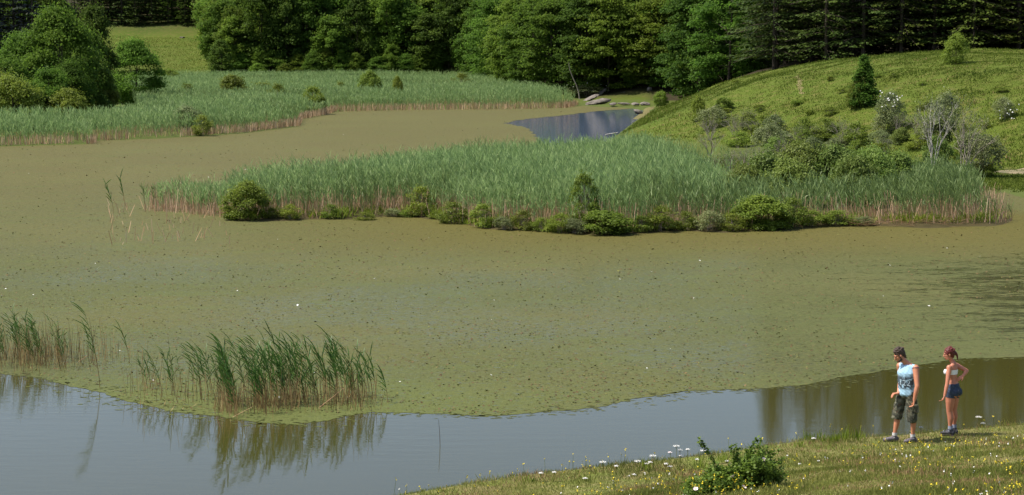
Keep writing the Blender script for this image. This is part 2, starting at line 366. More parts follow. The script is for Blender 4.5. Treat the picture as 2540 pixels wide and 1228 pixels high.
# upturned leaves and flowers standing out of the mat
def inmat(P): return (sdist(P,MATP[::1] if len(MATP)<400 else MATP_S)>.1)&(sdist(P,LAKE)>.3)
MATP_S = np.array([MATP[k] for k in range(0,len(MATP),1) if (k%12==0 or k>=len(FRONT)) ])
mb = MB()
for n,(y0,y1),s in ((30000,(41,62),.85),(24000,(62,110),1.1),(8000,(110,215),1.8)):
    y = 1/rng.uniform(1/y1,1/y0,n); x = rng.uniform(-.27,.27,n)*y; P=np.stack([x,y],1)
    dens = wob(x,y,2.2,1)*.5+wob(x,y,.8,5)*.5+.2
    P = P[(rng.random(n)<.35+.7*dens)]; P=P[inmat(P)]; n=len(P)
    L = np.minimum(rng.gamma(3,.012,n),.062)*s+.012; a = rng.uniform(0,2*math.pi,n); up = rng.uniform(-.1,.35,n)
    D = norm(np.stack([np.cos(a),np.sin(a),up],1)); Wd = norm(np.cross(D, np.stack([rng.normal(0,.3,n),rng.normal(0,.3,n),np.ones(n)],1)))
    rhombs(mb, np.column_stack([P, np.full(n,.008)]), D, Wd, L, L*rng.uniform(.45,.8,n), np.where(rng.random(n)<.62,0,np.where(rng.random(n)<.992,1,2)))
M['padleaf']=leafmat('floating_leaf_brown',(.060,.048,.018),(.095,.072,.026),(.15,.115,.04),.0,2,.7,.2,0)
M['padgreen']=leafmat('floating_leaf_green',(.03,.045,.010),(.07,.09,.02),(.16,.17,.045),.1,2,.7,.2,0)
tag(link('floating_leaves', mb.build('floating_leaves',[M['padleaf'],M['padgreen'],M['whitefl']])), 'brown and green floating leaves dotted over the weed mat', 'leaves', kind='stuff')

# ---------------------------------------------------------------- reeds
def reed_mass(mb, P, h, leaves, L, w, lean=(-.05,0), mats=(0,1), stemw=.012, tan=.26, up=1.15, z0=None):
    """P (n,2): reed positions; each a thin stem and long blades"""
    n=len(P); z = hgt(P[:,0],P[:,1]) if z0 is None else np.full(n,z0); z=np.maximum(z,0)
    B=np.column_stack([P,z]); h=np.broadcast_to(h,(n,))
    ln=np.column_stack([lean[0]+rng.normal(0,.07,n), lean[1]+rng.normal(0,.07,n), np.ones(n)])
    top=B+ln*h[:,None]; a=rng.uniform(0,math.pi,n); S=np.column_stack([np.cos(a),np.sin(a)*.3,np.zeros(n)])*stemw
    midp=B+ln*(h*tan)[:,None]
    mb.add(np.stack([B-S,B+S,midp+S,midp-S],1).reshape(-1,3), np.arange(4*n).reshape(n,4), mats[1])
    mb.add(np.stack([midp-S,midp+S,top+S*.4,top-S*.4],1).reshape(-1,3), np.arange(4*n).reshape(n,4), mats[0])
    for k in range(leaves):
        f=rng.uniform(.30,.98,n)**.8; p0=B+ln*(h*f)[:,None]
        az=rng.uniform(0,2*math.pi,n); u=up+rng.normal(0,.35,n)
        D=norm(np.column_stack([np.cos(az)+lean[0]*6, np.sin(az), np.abs(u)*1.6+.2])); Wd=norm(np.cross(D,np.column_stack([rng.normal(0,1,n),rng.normal(0,1,n),np.full(n,.3)])))
        rhombs(mb,p0,D,Wd,L*rng.uniform(.6,1.25,n),w*rng.uniform(.7,1.2,n),mats[0],droop=.12)
def dead_stems(mb, P, h, mat=0, w=.010, lean=.18):
    n=len(P); B=np.column_stack([P,np.maximum(hgt(P[:,0],P[:,1]),0)-.02]); h=np.broadcast_to(h,(n,))
    T=B+np.column_stack([rng.normal(0,lean,n),rng.normal(0,lean,n),np.ones(n)])*h[:,None]
    a=rng.uniform(-.6,.6,n); S=np.column_stack([np.cos(a),np.sin(a),np.zeros(n)])*np.broadcast_to(w,(n,))[:,None]
    mb.add(np.stack([B-S,B+S,T+S*.6,T-S*.6],1).reshape(-1,3), np.arange(4*n).reshape(n,4), mat)
def sample(poly, n, extra=0):
    lo=poly.min(0); hi=poly.max(0); out=[]; c=0
    while c<n:
        P=rng.uniform(lo,hi,(n*2,2)); P=P[sdist(P,poly)>extra]; out.append(P); c+=len(P)
    return np.concatenate(out)[:n]
# middle bed
isl_px=[(352,524),(420,528),(548,540),(620,548),(760,544),(850,545),(930,537),(1000,535),(1080,544),(1200,567),(1340,571),(1450,580),(1560,580),(1700,571),(1860,570),(2050,560),(2180,559),(2300,562),(2400,560),(2480,558),(2514,550),(2462,520),(2440,488),(2400,470),(2250,448),(2000,440),(1760,425),(1640,405),(1500,418),(1440,436),(1300,441),(1200,448),(1000,468),(760,502),(600,520),(480,512),(380,514)]
ISL=np.array([W0(*q) for q in isl_px])
mb=MB()
P=sample(ISL,21000); dI=sdist(P,ISL); pxs=P[:,0]/P[:,1]*FPX+CX
dfrac=wob(P[:,0],P[:,1],2.4,3)
keep=((dI>.5)|(rng.random(len(P))<.35))&(dfrac+rng.random(len(P))*1.2>-.15)
right=sm((pxs-1650)/300)
keep&= rng.random(len(P))>right*.35
depth=P[:,1]-np.interp(pxs,[1600,1860,2050,2300,2520],[83.5,83.8,84.6,84.4,86]); lim=np.interp(pxs,[1480,1700,1850,2230,2300,2420,2520],[40,22,4.5,4.5,12,12,3]); keep&=(depth<lim)|(rng.random(len(P))<.06)
P=P[keep]; dI=dI[keep]; pxs=pxs[keep]; dfr=dfrac[keep]
h=(1.25+.62*sm(dI/3.0)+.14*dfr)*rng.normal(1,.09,len(P)); h*=np.interp(pxs,[1650,1800,2230,2330],[1,.70,.70,1.0]); h*=np.where(pxs<560,.78,1); h*=np.where(pxs>2440,.45,1)
yel=(wob(P[:,0],P[:,1],5,9)+rng.normal(0,.35,len(P))+1.3*sm((pxs-1300)/700)-.9*sm(dI/5)>.35)
reed_mass(mb,P[~yel],h[~yel],9,.42,.015,mats=(0,2))
reed_mass(mb,P[yel],h[yel],9,.42,.015,mats=(1,2))
tag(link('reeds', mb.build('middle_reeds',[M['reed'],M['reed_mid'],M['straw']])),'blue green reeds filling the long middle bed of the lake','reeds',kind='stuff')
# straw skirt of the middle bed
mb=MB()
P=sample(ISL,26000); dI=sdist(P,ISL); P=P[(dI<1.5)&(P[:,1]<wob(P[:,0],P[:,1],9)*0+93)]; 
pxs=P[:,0]/P[:,1]*FPX+CX
P=P[(wob(P[:,0],P[:,0]*0,1.1,2)*.6+wob(P[:,0],P[:,1],.5,6)*.3+rng.random(len(P))*.9>.25)|(pxs[:]<560)]
dead_stems(mb,P,rng.uniform(.35,1.25,len(P)))
Pq=np.array([W0(px,py) for px,py in zip(rng.uniform(270,570,90),rng.uniform(500,610,90)) if (py>520 or px<380)])
dead_stems(mb,Pq,rng.uniform(.12,.6,len(Pq)),w=.013,lean=.35)
# fallen straw litter near the right end
Q=np.array([W0(px,py) for px,py in zip(rng.uniform(2110,2400,420),rng.uniform(550,566,420))]); n=len(Q)
az=rng.uniform(-.5,.5,n); D=np.column_stack([np.cos(az)*rng.choice([-1,1],n),np.sin(az),rng.uniform(0,.4,n)])
rhombs(mb,np.column_stack([Q,rng.uniform(.03,.25,n)]),norm(D),norm(np.cross(D,[0,.4,1])),rng.uniform(.3,.9,n),.012,0)
tag(link('dead_reeds', mb.build('dead_reeds',[M['straw']])),'straw coloured dead reed stalks along the waterline of the middle bed','reeds',kind='stuff')
# low sedge at the foot of the bed
mb=MB()
P=sample(ISL,30000); dI=sdist(P,ISL); P=P[(dI<.9)&(P[:,1]<92)]; px_=P[:,0]/P[:,1]*FPX+CX
P=P[(px_>560)&(wob(P[:,0],P[:,0]*0,1.7,8)+rng.normal(0,.25,len(P))>-.25)]; n=len(P)
for k in range(4):
    az=rng.uniform(0,2*math.pi,n); D=norm(np.column_stack([np.cos(az)*.5,np.sin(az)*.5,np.ones(n)])); 
    rhombs(mb,np.column_stack([P+rng.normal(0,.05,(n,2)),np.maximum(hgt(P[:,0],P[:,1]),0)]),D,norm(np.cross(D,np.column_stack([rng.normal(0,1,n),rng.normal(0,1,n),np.zeros(n)]))),rng.uniform(.2,.6,n)*(1+.7*wob(P[:,0],P[:,0]*0,.9,2)),.018,0,droop=.15)
tag(link('sedge', mb.build('sedge',[M['sedge']])),'bright yellow green sedge at the foot of the middle reed bed','sedge',kind='stuff')
# far bed
far_px=[(-300,373),(0,363),(100,360),(225,357),(240,349),(370,344),(480,338),(600,330),(738,313),(745,296),(800,286),(830,277),(960,274),(1100,272),(1250,271),(1400,268),(1432,262)]
FAR=np.array([W0(*q) for q in far_px]+[(3,250),(-1,262),(-4,300),(-7,330),(-25,340),(-48,336),(-62,333),(-52,260),(-41,218),(-34,186),(-31,168),(-35,158),(-50,152)])
mb=MB()
n=60000; P=sample(FAR,n); pr=np.minimum(1,(175/P[:,1])**1.6); P=P[rng.random(n)<pr]
dF=sdist(P,FAR); fr=-sdist(P,LAKE)
fr=-sdist(P,LAKE)*-1
dl=-sdist(P,LAKE)
h=(1.15+.65*sm(dl/4)+.14*wob(P[:,0],P[:,1],6,2))*rng.normal(1,.07,len(P))
yel=wob(P[:,0],P[:,1],14,4)+rng.normal(0,.3,len(P))>.55
sc=np.clip(P[:,1]/170,1,1.8)
for msk,mt in ((~yel,0),(yel,1)):
    reed_mass(mb,P[msk],h[msk],7,.46,.022,mats=(mt,2),stemw=.014,tan=.16)
tag(link('reeds', mb.build('far_reeds',[M['reed'],M['reed_mid'],M['straw']])),'pale blue green reed bed reaching back to the forest on the far side','reeds',kind='stuff')
mb=MB()
P=sample(FAR,60000); dl=-sdist(P,LAKE); P=P[(dl<1.3)]; 
pxs=P[:,0]/P[:,1]*FPX+CX
P=P[(pxs>780)|(wob(P[:,0],P[:,1]*0,3,1)+rng.normal(0,.3,len(P))>-.1)]
dead_stems(mb,P,rng.uniform(.3,.7,len(P)),w=.022,lean=.1)
E=densify([W0(*q) for q in far_px],.05,.02,2); E=E+np.stack([rng.normal(0,.1,len(E)),rng.uniform(-.25,.3,len(E))],1)
pe=E[:,0]/E[:,1]*FPX+CX; E=E[(pe>800)|(wob(E[:,0],E[:,0]*0,3,1)>.0)]
dead_stems(mb,E,rng.uniform(.3,.75,len(E)),w=.022,lean=.1)
tag(link('dead_reeds', mb.build('far_dead_reeds',[M['straw']])),'orange brown band of dead reed stalks edging the far reed bed','reeds',kind='stuff')

# ---------------------------------------------------------------- near reeds, one by one
def blade(mb, p0, az, up, L, w, segs=4, mat=0):
    p=np.array(p0,float); d=np.array([math.cos(az)*math.cos(up),math.sin(az)*math.cos(up),math.sin(up)]); pts=[p.copy()]
    for k in range(segs):
        p=p+d*L/segs; pts.append(p.copy()); d=d+np.array([0,0,-.16]); d/=np.linalg.norm(d)
    pts=np.array(pts); t=np.linspace(0,1,segs+1); ww=w*np.sin(np.clip(t*.85+.15,0,1)*math.pi)**.7; ww[-1]=.0005
    side=np.cross(pts[-1]-pts[0],[.2,.9,.5]); side/=np.linalg.norm(side)
    V=np.stack([pts-side*ww[:,None],pts+side*ww[:,None]],1).reshape(-1,3)
    F=[[2*k,2*k+1,2*k+3,2*k+2] for k in range(segs)]
    mb.add(V,F,mat)
reed_protos=[]
for v in range(9):
    Hh=[1.5,1.35,1.6,1.2,1.45,1.3,1.0,.85,1.55][v]
    lean=random.uniform(-.30,-.12)
    k=np.linspace(0,1,7); pts=np.stack([lean*Hh*k**1.8*.9, random.uniform(-.1,.1)*k, Hh*k*.97],1)
    ms=MB(); tube(ms,pts[:4],np.linspace(.007,.006,4),5,1); tube(ms,pts[3:],np.linspace(.006,.002,4),5,0)
    stem=ms.build('reed_stem',[M['reed_fg'],M['strawfg']],True)
    lv=[]
    for q in range(random.randint(7,9)):
        f=.40+.60*q/8+random.uniform(-.03,.03); f=min(f,.99); i0=f*6; a0=int(i0); a0=min(a0,5); pp=pts[a0]*(1-(i0-a0))+pts[a0+1]*(i0-a0)
        ml=MB(); az=math.pi+random.gauss(0,.75) if random.random()<.8 else random.uniform(0,6.28)
        blade(ml,(0,0,0),az,random.uniform(.75,1.30),random.uniform(.26,.44),random.uniform(.010,.016))
        lv.append((ml.build('reed_leaf',[M['reed_fg']]),pp))
    reed_protos.append((stem,lv))
def near_reed(x,y,v,label,group,rz,s=1.):
    t=empty('reed',(x,y,-.03),rz); t.scale=(s,s,s); tag(t,label,'reed',group)
    st_,lv=reed_protos[v]; link('stem',st_,t)
    for me_,pp in lv: l=link('leaf',me_,t); l.location=tuple(pp)
cl=[]   # (px centre, py centre, sx, sy, n)
for (a,b_,sx,sy,n,s0,s1) in [(575,1005,14,12,22,.95,1.25),(650,1005,20,10,26,.95,1.2),(712,1000,20,10,22,1,1.2),(760,992,20,10,14,.9,1.15),(820,990,24,10,20,.95,1.2),(880,990,26,10,20,.85,1.1),(500,985,20,10,9,.8,1.0),(430,965,20,10,6,.75,.95),(380,960,20,10,6,.6,.8),(620,960,60,14,14,.8,1)]:
    for k in range(n):
        x,y=W0(a+random.gauss(0,sx),b_+random.gauss(0,sy)); cl.append((x,y,random.uniform(s0,s1)))
def tuftname(x,y):
    p=CX+x/y*FPX
    for lim,w_ in ((455,'sparse left fringe'),(535,'left shoulder'),(610,'leftmost dense tuft'),(680,'second dense tuft'),(735,'middle dense tuft'),(790,'fourth tuft'),(850,'fifth tuft')):
        if p<lim: return 'dark green reed in the %s of the clump mirrored in open water'%w_
    return 'dark green reed in the rightmost leaning tuft of the clump mirrored in water'
for x,y,s in cl: near_reed(x,y,random.randrange(9),tuftname(x,y),'reeds in the clump at the edge of the open water',random.gauss(0,.35),s*.77)
for k in range(66):
    px=random.choice([random.uniform(-60,175),random.uniform(-60,110)]); x,y=W0(px,random.uniform(865,915)); near_reed(x,y,random.randrange(9),'slim reed in the thin stand at the left edge, %s of it'%('outermost left part' if px<0 else 'left part' if px<45 else 'middle' if px<90 else 'right part' if px<130 else 'right fringe'),'reeds in the stand at the left edge',random.gauss(0,.4),random.uniform(.46,.76))
for px,py,v,s,lb in [(248,962,2,1.12,'lone tall reed leaning left between the two near clumps'),(322,902,5,.8,'single thin reed behind the gap between the near clumps'),(232,905,4,.75,'slender reed just right of the left edge stand'),(962,1000,7,.9,'short lone reed just right of the mirrored clump'),(705,985,8,1.0,'tallest reed tip rising out of the mirrored clump'),
      (282,530,6,1.9,'isolated reed farthest left of the middle bed'),(310,520,3,1.8,'isolated reed standing just left of the middle bed tip'),(1092,1085,7,.0,'')]:
    if s==0: continue
    x,y=W0(px,py); near_reed(x,y,v,lb,None,random.gauss(0,.2),s*(.72 if s>1.5 else 1))
mb=MB()
for (a,b_,sx,sy,n) in [(570,1015,16,12,190),(650,1008,22,12,120),(712,1004,22,10,150),(800,1000,50,12,130),(880,1000,30,12,110),(480,985,60,12,60),(60,895,70,14,420),(150,900,50,10,120),(380,965,40,8,40),(280,890,50,6,40)]:
    P=np.array([W0(rng.normal(a,sx),rng.normal(b_,sy)) for _ in range(n)]); dead_stems(mb,P,rng.gamma(4,.11,n)+.05,w=.0045,lean=.12)
P=np.array([W0(rng.uniform(330,930),rng.uniform(985,1030)) for _ in range(160)]); n=160
az=rng.uniform(0,6.28,n); D=norm(np.column_stack([np.cos(az),np.sin(az),rng.uniform(.0,.5,n)])); rhombs(mb,np.column_stack([P,np.full(n,.02)]),D,norm(np.cross(D,[0,.6,1])),rng.uniform(.08,.45,n),.007,0)
tag(link('dead_reeds', mb.build('near_dead_reeds',[M['strawfg']])),'broken brown reed stubble at the foot of the near reed clumps','reeds',kind='stuff')
mb=MB(); x,y=W0(1092,1105); 
tube(mb,[(x,y,-.1),(x-.01,y,.25),(x-.03,y,.5)],[.006,.005,.003],5)
tag(link('dead_stalk', mb.build('dead_stalk',[M['bark']])),'single thin dark stalk standing alone in the open water','stalk')
for px,py,dx,dz,lb in [(820,1012,.55,.42,'bent pale dead stalk leaning right at the mirrored clump'),(205,898,.25,.16,'pale broken stalk lying beside the left edge stand'),(600,1035,.45,.22,'pale arching dead stalk at the foot of the mirrored clump'),(540,1060,-.12,.34,'straw stalk dipping into open water left of the mirrored clump')]:
    mb=MB(); x,y=W0(px,py); tube(mb,[(x-dx/2,y,-.02),(x,y,dz*.45),(x+dx/2,y,dz)],[.008,.007,.004],5); tag(link('dead_stalk', mb.build('dead_stalk',[M['straw']],True)),lb,'stalk')

# ---------------------------------------------------------------- trees and shrubs
def crown_lobes(H,Rr,zb,nl,flat,shape='round'):
    c=[]
    while len(c)<nl:
        a_=random.uniform(0,6.283); r_=random.uniform(0,1)**.4; q=np.array([math.cos(a_)*r_,math.sin(a_)*r_,random.uniform(0,1)])
        if shape=='round': lim=math.sin((q[2]*.80+.17)*math.pi)**.75
        elif shape=='cone': lim=(1-q[2])*.95+.06
        elif shape=='broad': lim=(1-q[2]**2.8)**.5*(.78+.22*min(1,q[2]/.3))
        elif shape=='domed': lim=(1-q[2]**2.2)**.5*(.72+.28*min(1,q[2]/.35))
        r=math.hypot(q[0],q[1])
        if r>1: continue
        if r<.5 and q[2]<.7 : continue
        c.append((q[0]*Rr*lim*.92, q[1]*Rr*lim*.92, zb+(H-zb)*q[2]*.93))
    return c
def make_tree(name,seed,H,Rr,zb,nl,per,leaf,mat,flat=.75,shape='round',lobe=(.20,.34),bark='bark',stems=1,limbs=14,tr=.16,droop=.0,stray=1.0):
    global rng
    random.seed(seed); r0=rng; rng=np.random.default_rng(seed)
    L=crown_lobes(H,Rr,zb,nl,flat,shape); mb=MB()
    for (x,y,z) in L:
        lr=Rr*random.uniform(*lobe)*(1 if shape!='cone' else .35+.75*(1-(z-zb)/(H-zb))); n=int(per*random.uniform(.7,1.3)); 
        u=norm(rng.normal(0,1,(n,3))); u[:,2]=np.where(u[:,2]<-.35,-u[:,2],u[:,2]); rad=lr*rng.uniform(.45,1.12,n)**.8*(1+stray*(rng.random(n)<.22)*rng.uniform(0,1.1,n))
        P=np.array([x,y,z])+u*rad[:,None]*np.array([1.15,1.15,flat])
        nn=norm(u*.7+np.array([0,0,.5])+rng.normal(0,.6,(n,3)))
        D=norm(np.cross(nn,rng.normal(0,1,(n,3)))); D[:,2]-=droop; D=norm(D); Wd=norm(np.cross(nn,D))
        sz=leaf*rng.uniform(.6,1.35,n)
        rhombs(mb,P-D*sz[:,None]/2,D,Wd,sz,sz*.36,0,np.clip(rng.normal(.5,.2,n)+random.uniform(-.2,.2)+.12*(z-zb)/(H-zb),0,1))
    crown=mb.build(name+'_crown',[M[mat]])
    mt=MB()
    for s in range(stems):
        a=random.uniform(0,6.28); off=0 if stems==1 else Rr*.12
        bx,by=math.cos(a)*off,math.sin(a)*off; k=np.linspace(0,1,6)
        tx,ty=(random.gauss(0,.12)*Rr,random.gauss(0,.12)*Rr) if stems==1 else (math.cos(a)*Rr*.35,math.sin(a)*Rr*.35)
        pts=np.stack([bx+(tx-bx)*k**1.3+.04*np.sin(k*5),by+(ty-by)*k**1.3,-.3+(H*.88+.3)*k],1)
        tube(mt,pts,tr/math.sqrt(stems)*(1-.85*k),7)
    tgt=random.sample(L,min(limbs,len(L)))
    for (x,y,z) in tgt:
        z0=max(.15*H, z-(.25*H)*random.uniform(.6,1.2)); k=np.linspace(0,1,4)
        pts=np.stack([x*k,y*k,z0+(z-z0)*k**.8],1); tube(mt,pts,tr*.34*(1-.8*k),5)
    trunk=mt.build(name+'_trunk',[M[bark]],True); rng=r0
    return dict(kids=[('trunk',trunk),('crown',crown)],H=H,R=Rr)
def make_conifer(name,seed,H,Rr,zb,levels,br,mat,leaf=.42,droop=.25,tr=.18,power=.85,irreg=.25):
    global rng
    random.seed(seed); r0=rng; rng=np.random.default_rng(seed); mb=MB(); mt=MB()
    k=np.linspace(0,1,7); tube(mt,np.stack([.06*np.sin(k*4),.05*np.cos(k*3),-.3+(H+.2)*k],1),tr*(1-.93*k),7)
    for l in range(levels):
        f=(l+random.uniform(-.3,.3))/levels; f=min(max(f,0),.985); z=zb+(H-zb)*f; R0=Rr*((1-f)**power)*1.0+.12
        for q in range(br):
            if random.random()<.12: continue
            az=random.uniform(0,2*math.pi); rr=R0*random.uniform(1-irreg*1.6,1.12); n=max(4,int(rr*7.5/leaf*.42))
            t=np.sort(rng.uniform(.18,1,n)); side=rng.normal(0,1,n)*rr*.16*(1.15-t)
            dirx=np.array([math.cos(az),math.sin(az)]); sx=np.array([-dirx[1],dirx[0]])
            zz=z-droop*rr*(t**1.2)+.12*rr*t**4+rng.normal(0,.05,n)
            P=np.column_stack([dirx[0]*t*rr+sx[0]*side,dirx[1]*t*rr+sx[1]*side,zz-.06*np.abs(side)])
            ang=np.sign(side)*rng.uniform(.1,.9,n); dx=np.column_stack([dirx[0]*np.cos(ang)+sx[0]*np.sin(ang),dirx[1]*np.cos(ang)+sx[1]*np.sin(ang),rng.normal(-.12,.16,n)]); D=norm(dx)
            nn=norm(np.column_stack([rng.normal(0,.28,n),rng.normal(0,.28,n),np.ones(n)])); Wd=norm(np.cross(nn,D)); sz=leaf*rng.uniform(.6,1.3,n)
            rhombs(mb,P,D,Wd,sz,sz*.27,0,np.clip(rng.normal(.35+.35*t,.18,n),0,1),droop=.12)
            if rr>.8 and random.random()<.5: tube(mt,[(0,0,z),(dirx[0]*rr*.5,dirx[1]*rr*.5,z-droop*rr*.3),(dirx[0]*rr*.95,dirx[1]*rr*.95,z-droop*rr*.85)],[.03,.02,.008],4)
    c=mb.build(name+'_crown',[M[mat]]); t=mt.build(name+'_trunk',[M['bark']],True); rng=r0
    return dict(kids=[('trunk',t),('crown',c)],H=H,R=Rr)
def make_bare(name,seed,H,Rr,n=7,mat='twig',leafm=None,nleaf=0,leaf=.06):
    global rng
    random.seed(seed); r0=rng; rng=np.random.default_rng(seed); mt=MB(); tips=[]
    def br(p,d,L,r,dep):
        k=np.linspace(0,1,4); q=np.array([p+d*L*t+np.array([.05,.03,0])*math.sin(t*4+dep)*L for t in k]); tube(mt,q,r*(1-.45*k),4 if dep else 5)
        if dep>=3: tips.append(q[-1]); tips.append(q[2]); return
        for _ in range(random.randint(2,4)):
            nd=d+np.array([random.gauss(0,.45),random.gauss(0,.45),random.gauss(.05,.25)]); nd/=np.linalg.norm(nd); br(q[random.choice([2,3,3])],nd,L*random.uniform(.5,.8),r*.5,dep+1)
    for k in range(n):
        a=random.uniform(0,6.28); s=Rr/H*random.uniform(.2,.9); d=np.array([math.cos(a)*s,math.sin(a)*s,1]); d/=np.linalg.norm(d)
        br(np.array([math.cos(a)*.05,math.sin(a)*.05,-.05]),d,H*.42*random.uniform(.8,1.1),.030*H/2.2,0)
    kids=[('branches',mt.build(name+'_branches',[M[mat]],True))]
    if leafm:
        ml=MB(); T=np.array(tips); P=T[rng.integers(0,len(T),nleaf)]+rng.normal(0,.13,(nleaf,3)); D=norm(rng.normal(0,1,(nleaf,3))+[0,0,.3]); Wd=norm(np.cross(D,rng.normal(0,1,(nleaf,3))))
        rhombs(ml,P,D,Wd,leaf*rng.uniform(.7,1.3,nleaf),leaf*.3,0); kids.append(('foliage',ml.build(name+'_foliage',[M[leafm]])))
    rng=r0
    return dict(kids=kids,H=H,R=Rr)
def place(pr,name,x,y,label,cat,group=None,s=1.,sz=None,rz=None,z=None,sink=.05):
    t=empty(name,(x,y,(H1(x,y) if z is None else z)-sink),random.uniform(0,6.28) if rz is None else rz); t.scale=(s,s,sz if sz else s)
    tag(t,label,cat,group)
    for nm,me_ in pr['kids']: link(nm,me_,t)
    return t

FT=[make_tree('far_a',1,13,4.3,1.0,120,150,.36,'broad',.8,'round',(.14,.28)),make_tree('far_b',2,14,3.9,1.2,120,150,.36,'broad2',.8,'round',(.14,.28)),make_tree('far_c',3,12,4.8,.8,120,150,.42,'broad',.7,'round',(.14,.28)),
    make_tree('far_d',4,13,4.2,1.,120,150,.38,'dark',.8,'round',(.14,.28)),make_tree('far_e',5,11,3.6,.6,120,150,.36,'broad2',.8,'broad',(.14,.28))]
LT=[make_tree('layer_a',11,14,5.0,.8,110,190,.32,'broad',.48,'broad',(.14,.26)),make_tree('layer_b',12,13,4.8,.6,110,190,.32,'broad2',.48,'round',(.14,.26)),make_tree('layer_c',13,15,5.2,.8,110,190,.32,'dark',.5,'broad',(.14,.26)),
    make_tree('layer_d',14,14,4.6,.8,110,190,.32,'broad',.45,'round',(.14,.26))]
ST=[make_conifer('spruce_a',21,25,4.2,1.0,46,11,'conifer',.34),make_conifer('spruce_b',22,24,4.6,1.6,44,11,'conifer_y',.34,.3),make_conifer('spruce_c',23,26,3.8,1.4,46,11,'conifer',.34),make_conifer('spruce_d',24,23,4.4,.9,42,12,'conifer_y',.34,.22)]
SF=[make_conifer('fir_a',31,17,2.6,.5,40,9,'conifer',.5),make_conifer('fir_b',32,19,2.4,.6,42,9,'conifer',.5),make_conifer('fir_c',33,15,2.8,.4,36,9,'dark',.5)]
SD=[make_conifer('dark_a',35,24,4.2,.4,34,10,'conifer_shade',.6),make_conifer('dark_b',36,26,4.4,.4,34,10,'conifer_shade',.6)]
NT=[make_tree('near_a',41,10.5,4.0,.5,90,330,.25,'broad'),make_tree('near_b',42,11,3.3,.6,80,330,.24,'dark'),make_tree('near_c',43,7,3.0,.9,64,300,.20,'shrub',.8,'round',(.18,.30),'bark',2),
    make_tree('near_d',44,6,2.6,.2,60,330,.20,'broad'),make_tree('near_e',45,4.4,2.4,.05,50,330,.17,'shrub',.9,'broad'),make_tree('near_f',46,10,3.8,.5,90,330,.25,'broad2')]
SH=[make_tree('shrub_a',51,2.6,1.5,.02,75,190,.11,'shrub',1.05,'broad',(.13,.27),'bark',4,12,.05,0,.9),make_tree('shrub_b',52,2.2,1.3,.02,75,190,.11,'shrub',1.05,'round',(.13,.27),'bark',4,12,.05,0,.9),
    make_tree('willow_a',53,2.4,1.6,.1,75,190,.12,'willow',1.05,'round',(.13,.27),'bark',5,12,.05,0,.9),make_tree('willow_b',54,2.0,1.7,.1,75,190,.12,'willow',1.05,'broad',(.13,.27),'bark',5,12,.05,0,.9),
    make_tree('loose_a',55,2.6,1.4,.3,46,85,.12,'greyleaf',1.0,'round',(.16,.3),'twig',6,30,.05,0,1.0),make_tree('loose_b',56,2.2,1.2,.2,46,85,.11,'shrub',1.0,'round',(.16,.3),'twig',6,30,.05,0,1.0)]
CONE=make_tree('cone',57,4.0,.95,.02,80,200,.14,'broad',1.1,'cone',(.22,.42),'bark',1,12,.06)
BR=[make_bare('bare_a',61,3.0,1.0,4,'palebark','greyleaf',500,.09),make_bare('bare_b',62,2.6,1.3,6,'twig','greyleaf',300,.08),make_bare('bare_c',63,1.8,1.1,8,'twig','shrub',250,.08),make_bare('bare_d',64,2.8,1.5,6,'twig','greyleaf',600,.09)]

random.seed(99)
ORD=['first','second','third','fourth','fifth','sixth','seventh','eighth','ninth','tenth','eleventh','twelfth','thirteenth','fourteenth','fifteenth','sixteenth','seventeenth','eighteenth','nineteenth','twentieth']
ROW=['front','second','third','fourth','rearmost']
def at_px(x,y): return CX+x/y*FPX
def third(x,y,a,b):
    p=(at_px(x,y)-a)/(b-a); return 'left' if p<.34 else ('middle' if p<.67 else 'right')
nn_=0
# forest wall behind the far reeds
for row,(Z,hs) in enumerate([(343,.95),(353,1.05),(365,1.1),(379,1.15),(396,1.2)]):
    X=-47+row*1.5+(3 if row%2 else 0)
    while X < 2+row*3:
        y=Z+random.gauss(0,1.6)-(X>-9)*(X+9)*1.0; s=hs*random.uniform(.85,1.15)
        v=random.choice([0,1,2,3,4,0,2]); nn_=nn_+1 if X>-47+row*1.5+3.1 else 0
        sv_=random.uniform(.80,1.28); place(FT[v],'broadleaf_tree',X,y,(ORD[nn_]+' tree from the left in the front row of the far forest wall') if row==0 else 'tree in the %s part of the %s row of the far forest wall'%(third(X,y,540,1290),ROW[row]),'tree','broadleaf trees of the far forest wall',s*random.uniform(.8,1.1),s*sv_)
        X+=random.uniform(3.4,5.0)
# forest corner stepping towards the blue water
pts=[(-4,324),(-2.5,312),(-1.5,300),(0,288),(.8,276),(2.5,262),(5.5,255),(9,251),(12.5,249),(16,248),(19.5,244),(21.5,234),(23,222)]
for row in range(4):
    for ip_,(x,y) in enumerate(pts):
        x2=x+row*4.6*(1 if y>256 else .5)+random.gauss(0,.7); y2=y+row*(2 if y>256 else 6.5)+random.gauss(0,.9)
        v=random.choice([0,1,3,0,2,1]) if x<17 else random.choice([2,2,0,3])
        s=random.uniform(.82,1.05)
        place(LT[v],'beech_tree',x2,y2,('%s shoreline beech from the left at the forest corner'%ORD[ip_] if row==0 else 'beech in the %s row of the forest corner, %s part'%(ROW[row],third(x,y,1240,1640))) if x<17 else ('%s dark leafy tree where the forest meets the hill crest'%ORD[ip_-10] if row==0 else 'dark leafy tree, %s of the %s row behind the left hill crest'%(ORD[ip_-10],ROW[row])),'tree','layered trees of the forest corner' if x<17 else 'dark broadleaf trees at the left end of the hill crest',s,s)
for k in range(16):
    X=-45+k*2.75+random.gauss(0,.5); place(FT[4] if k%2 else FT[2],'bush',X,340.5-(X>-9)*(X+9)*1.0+random.gauss(0,.5),'%s leafy bush from the left filling the foot of the far forest'%ORD[k],'bush','bushes at the foot of the far forest',random.uniform(.36,.55),random.uniform(.32,.55))
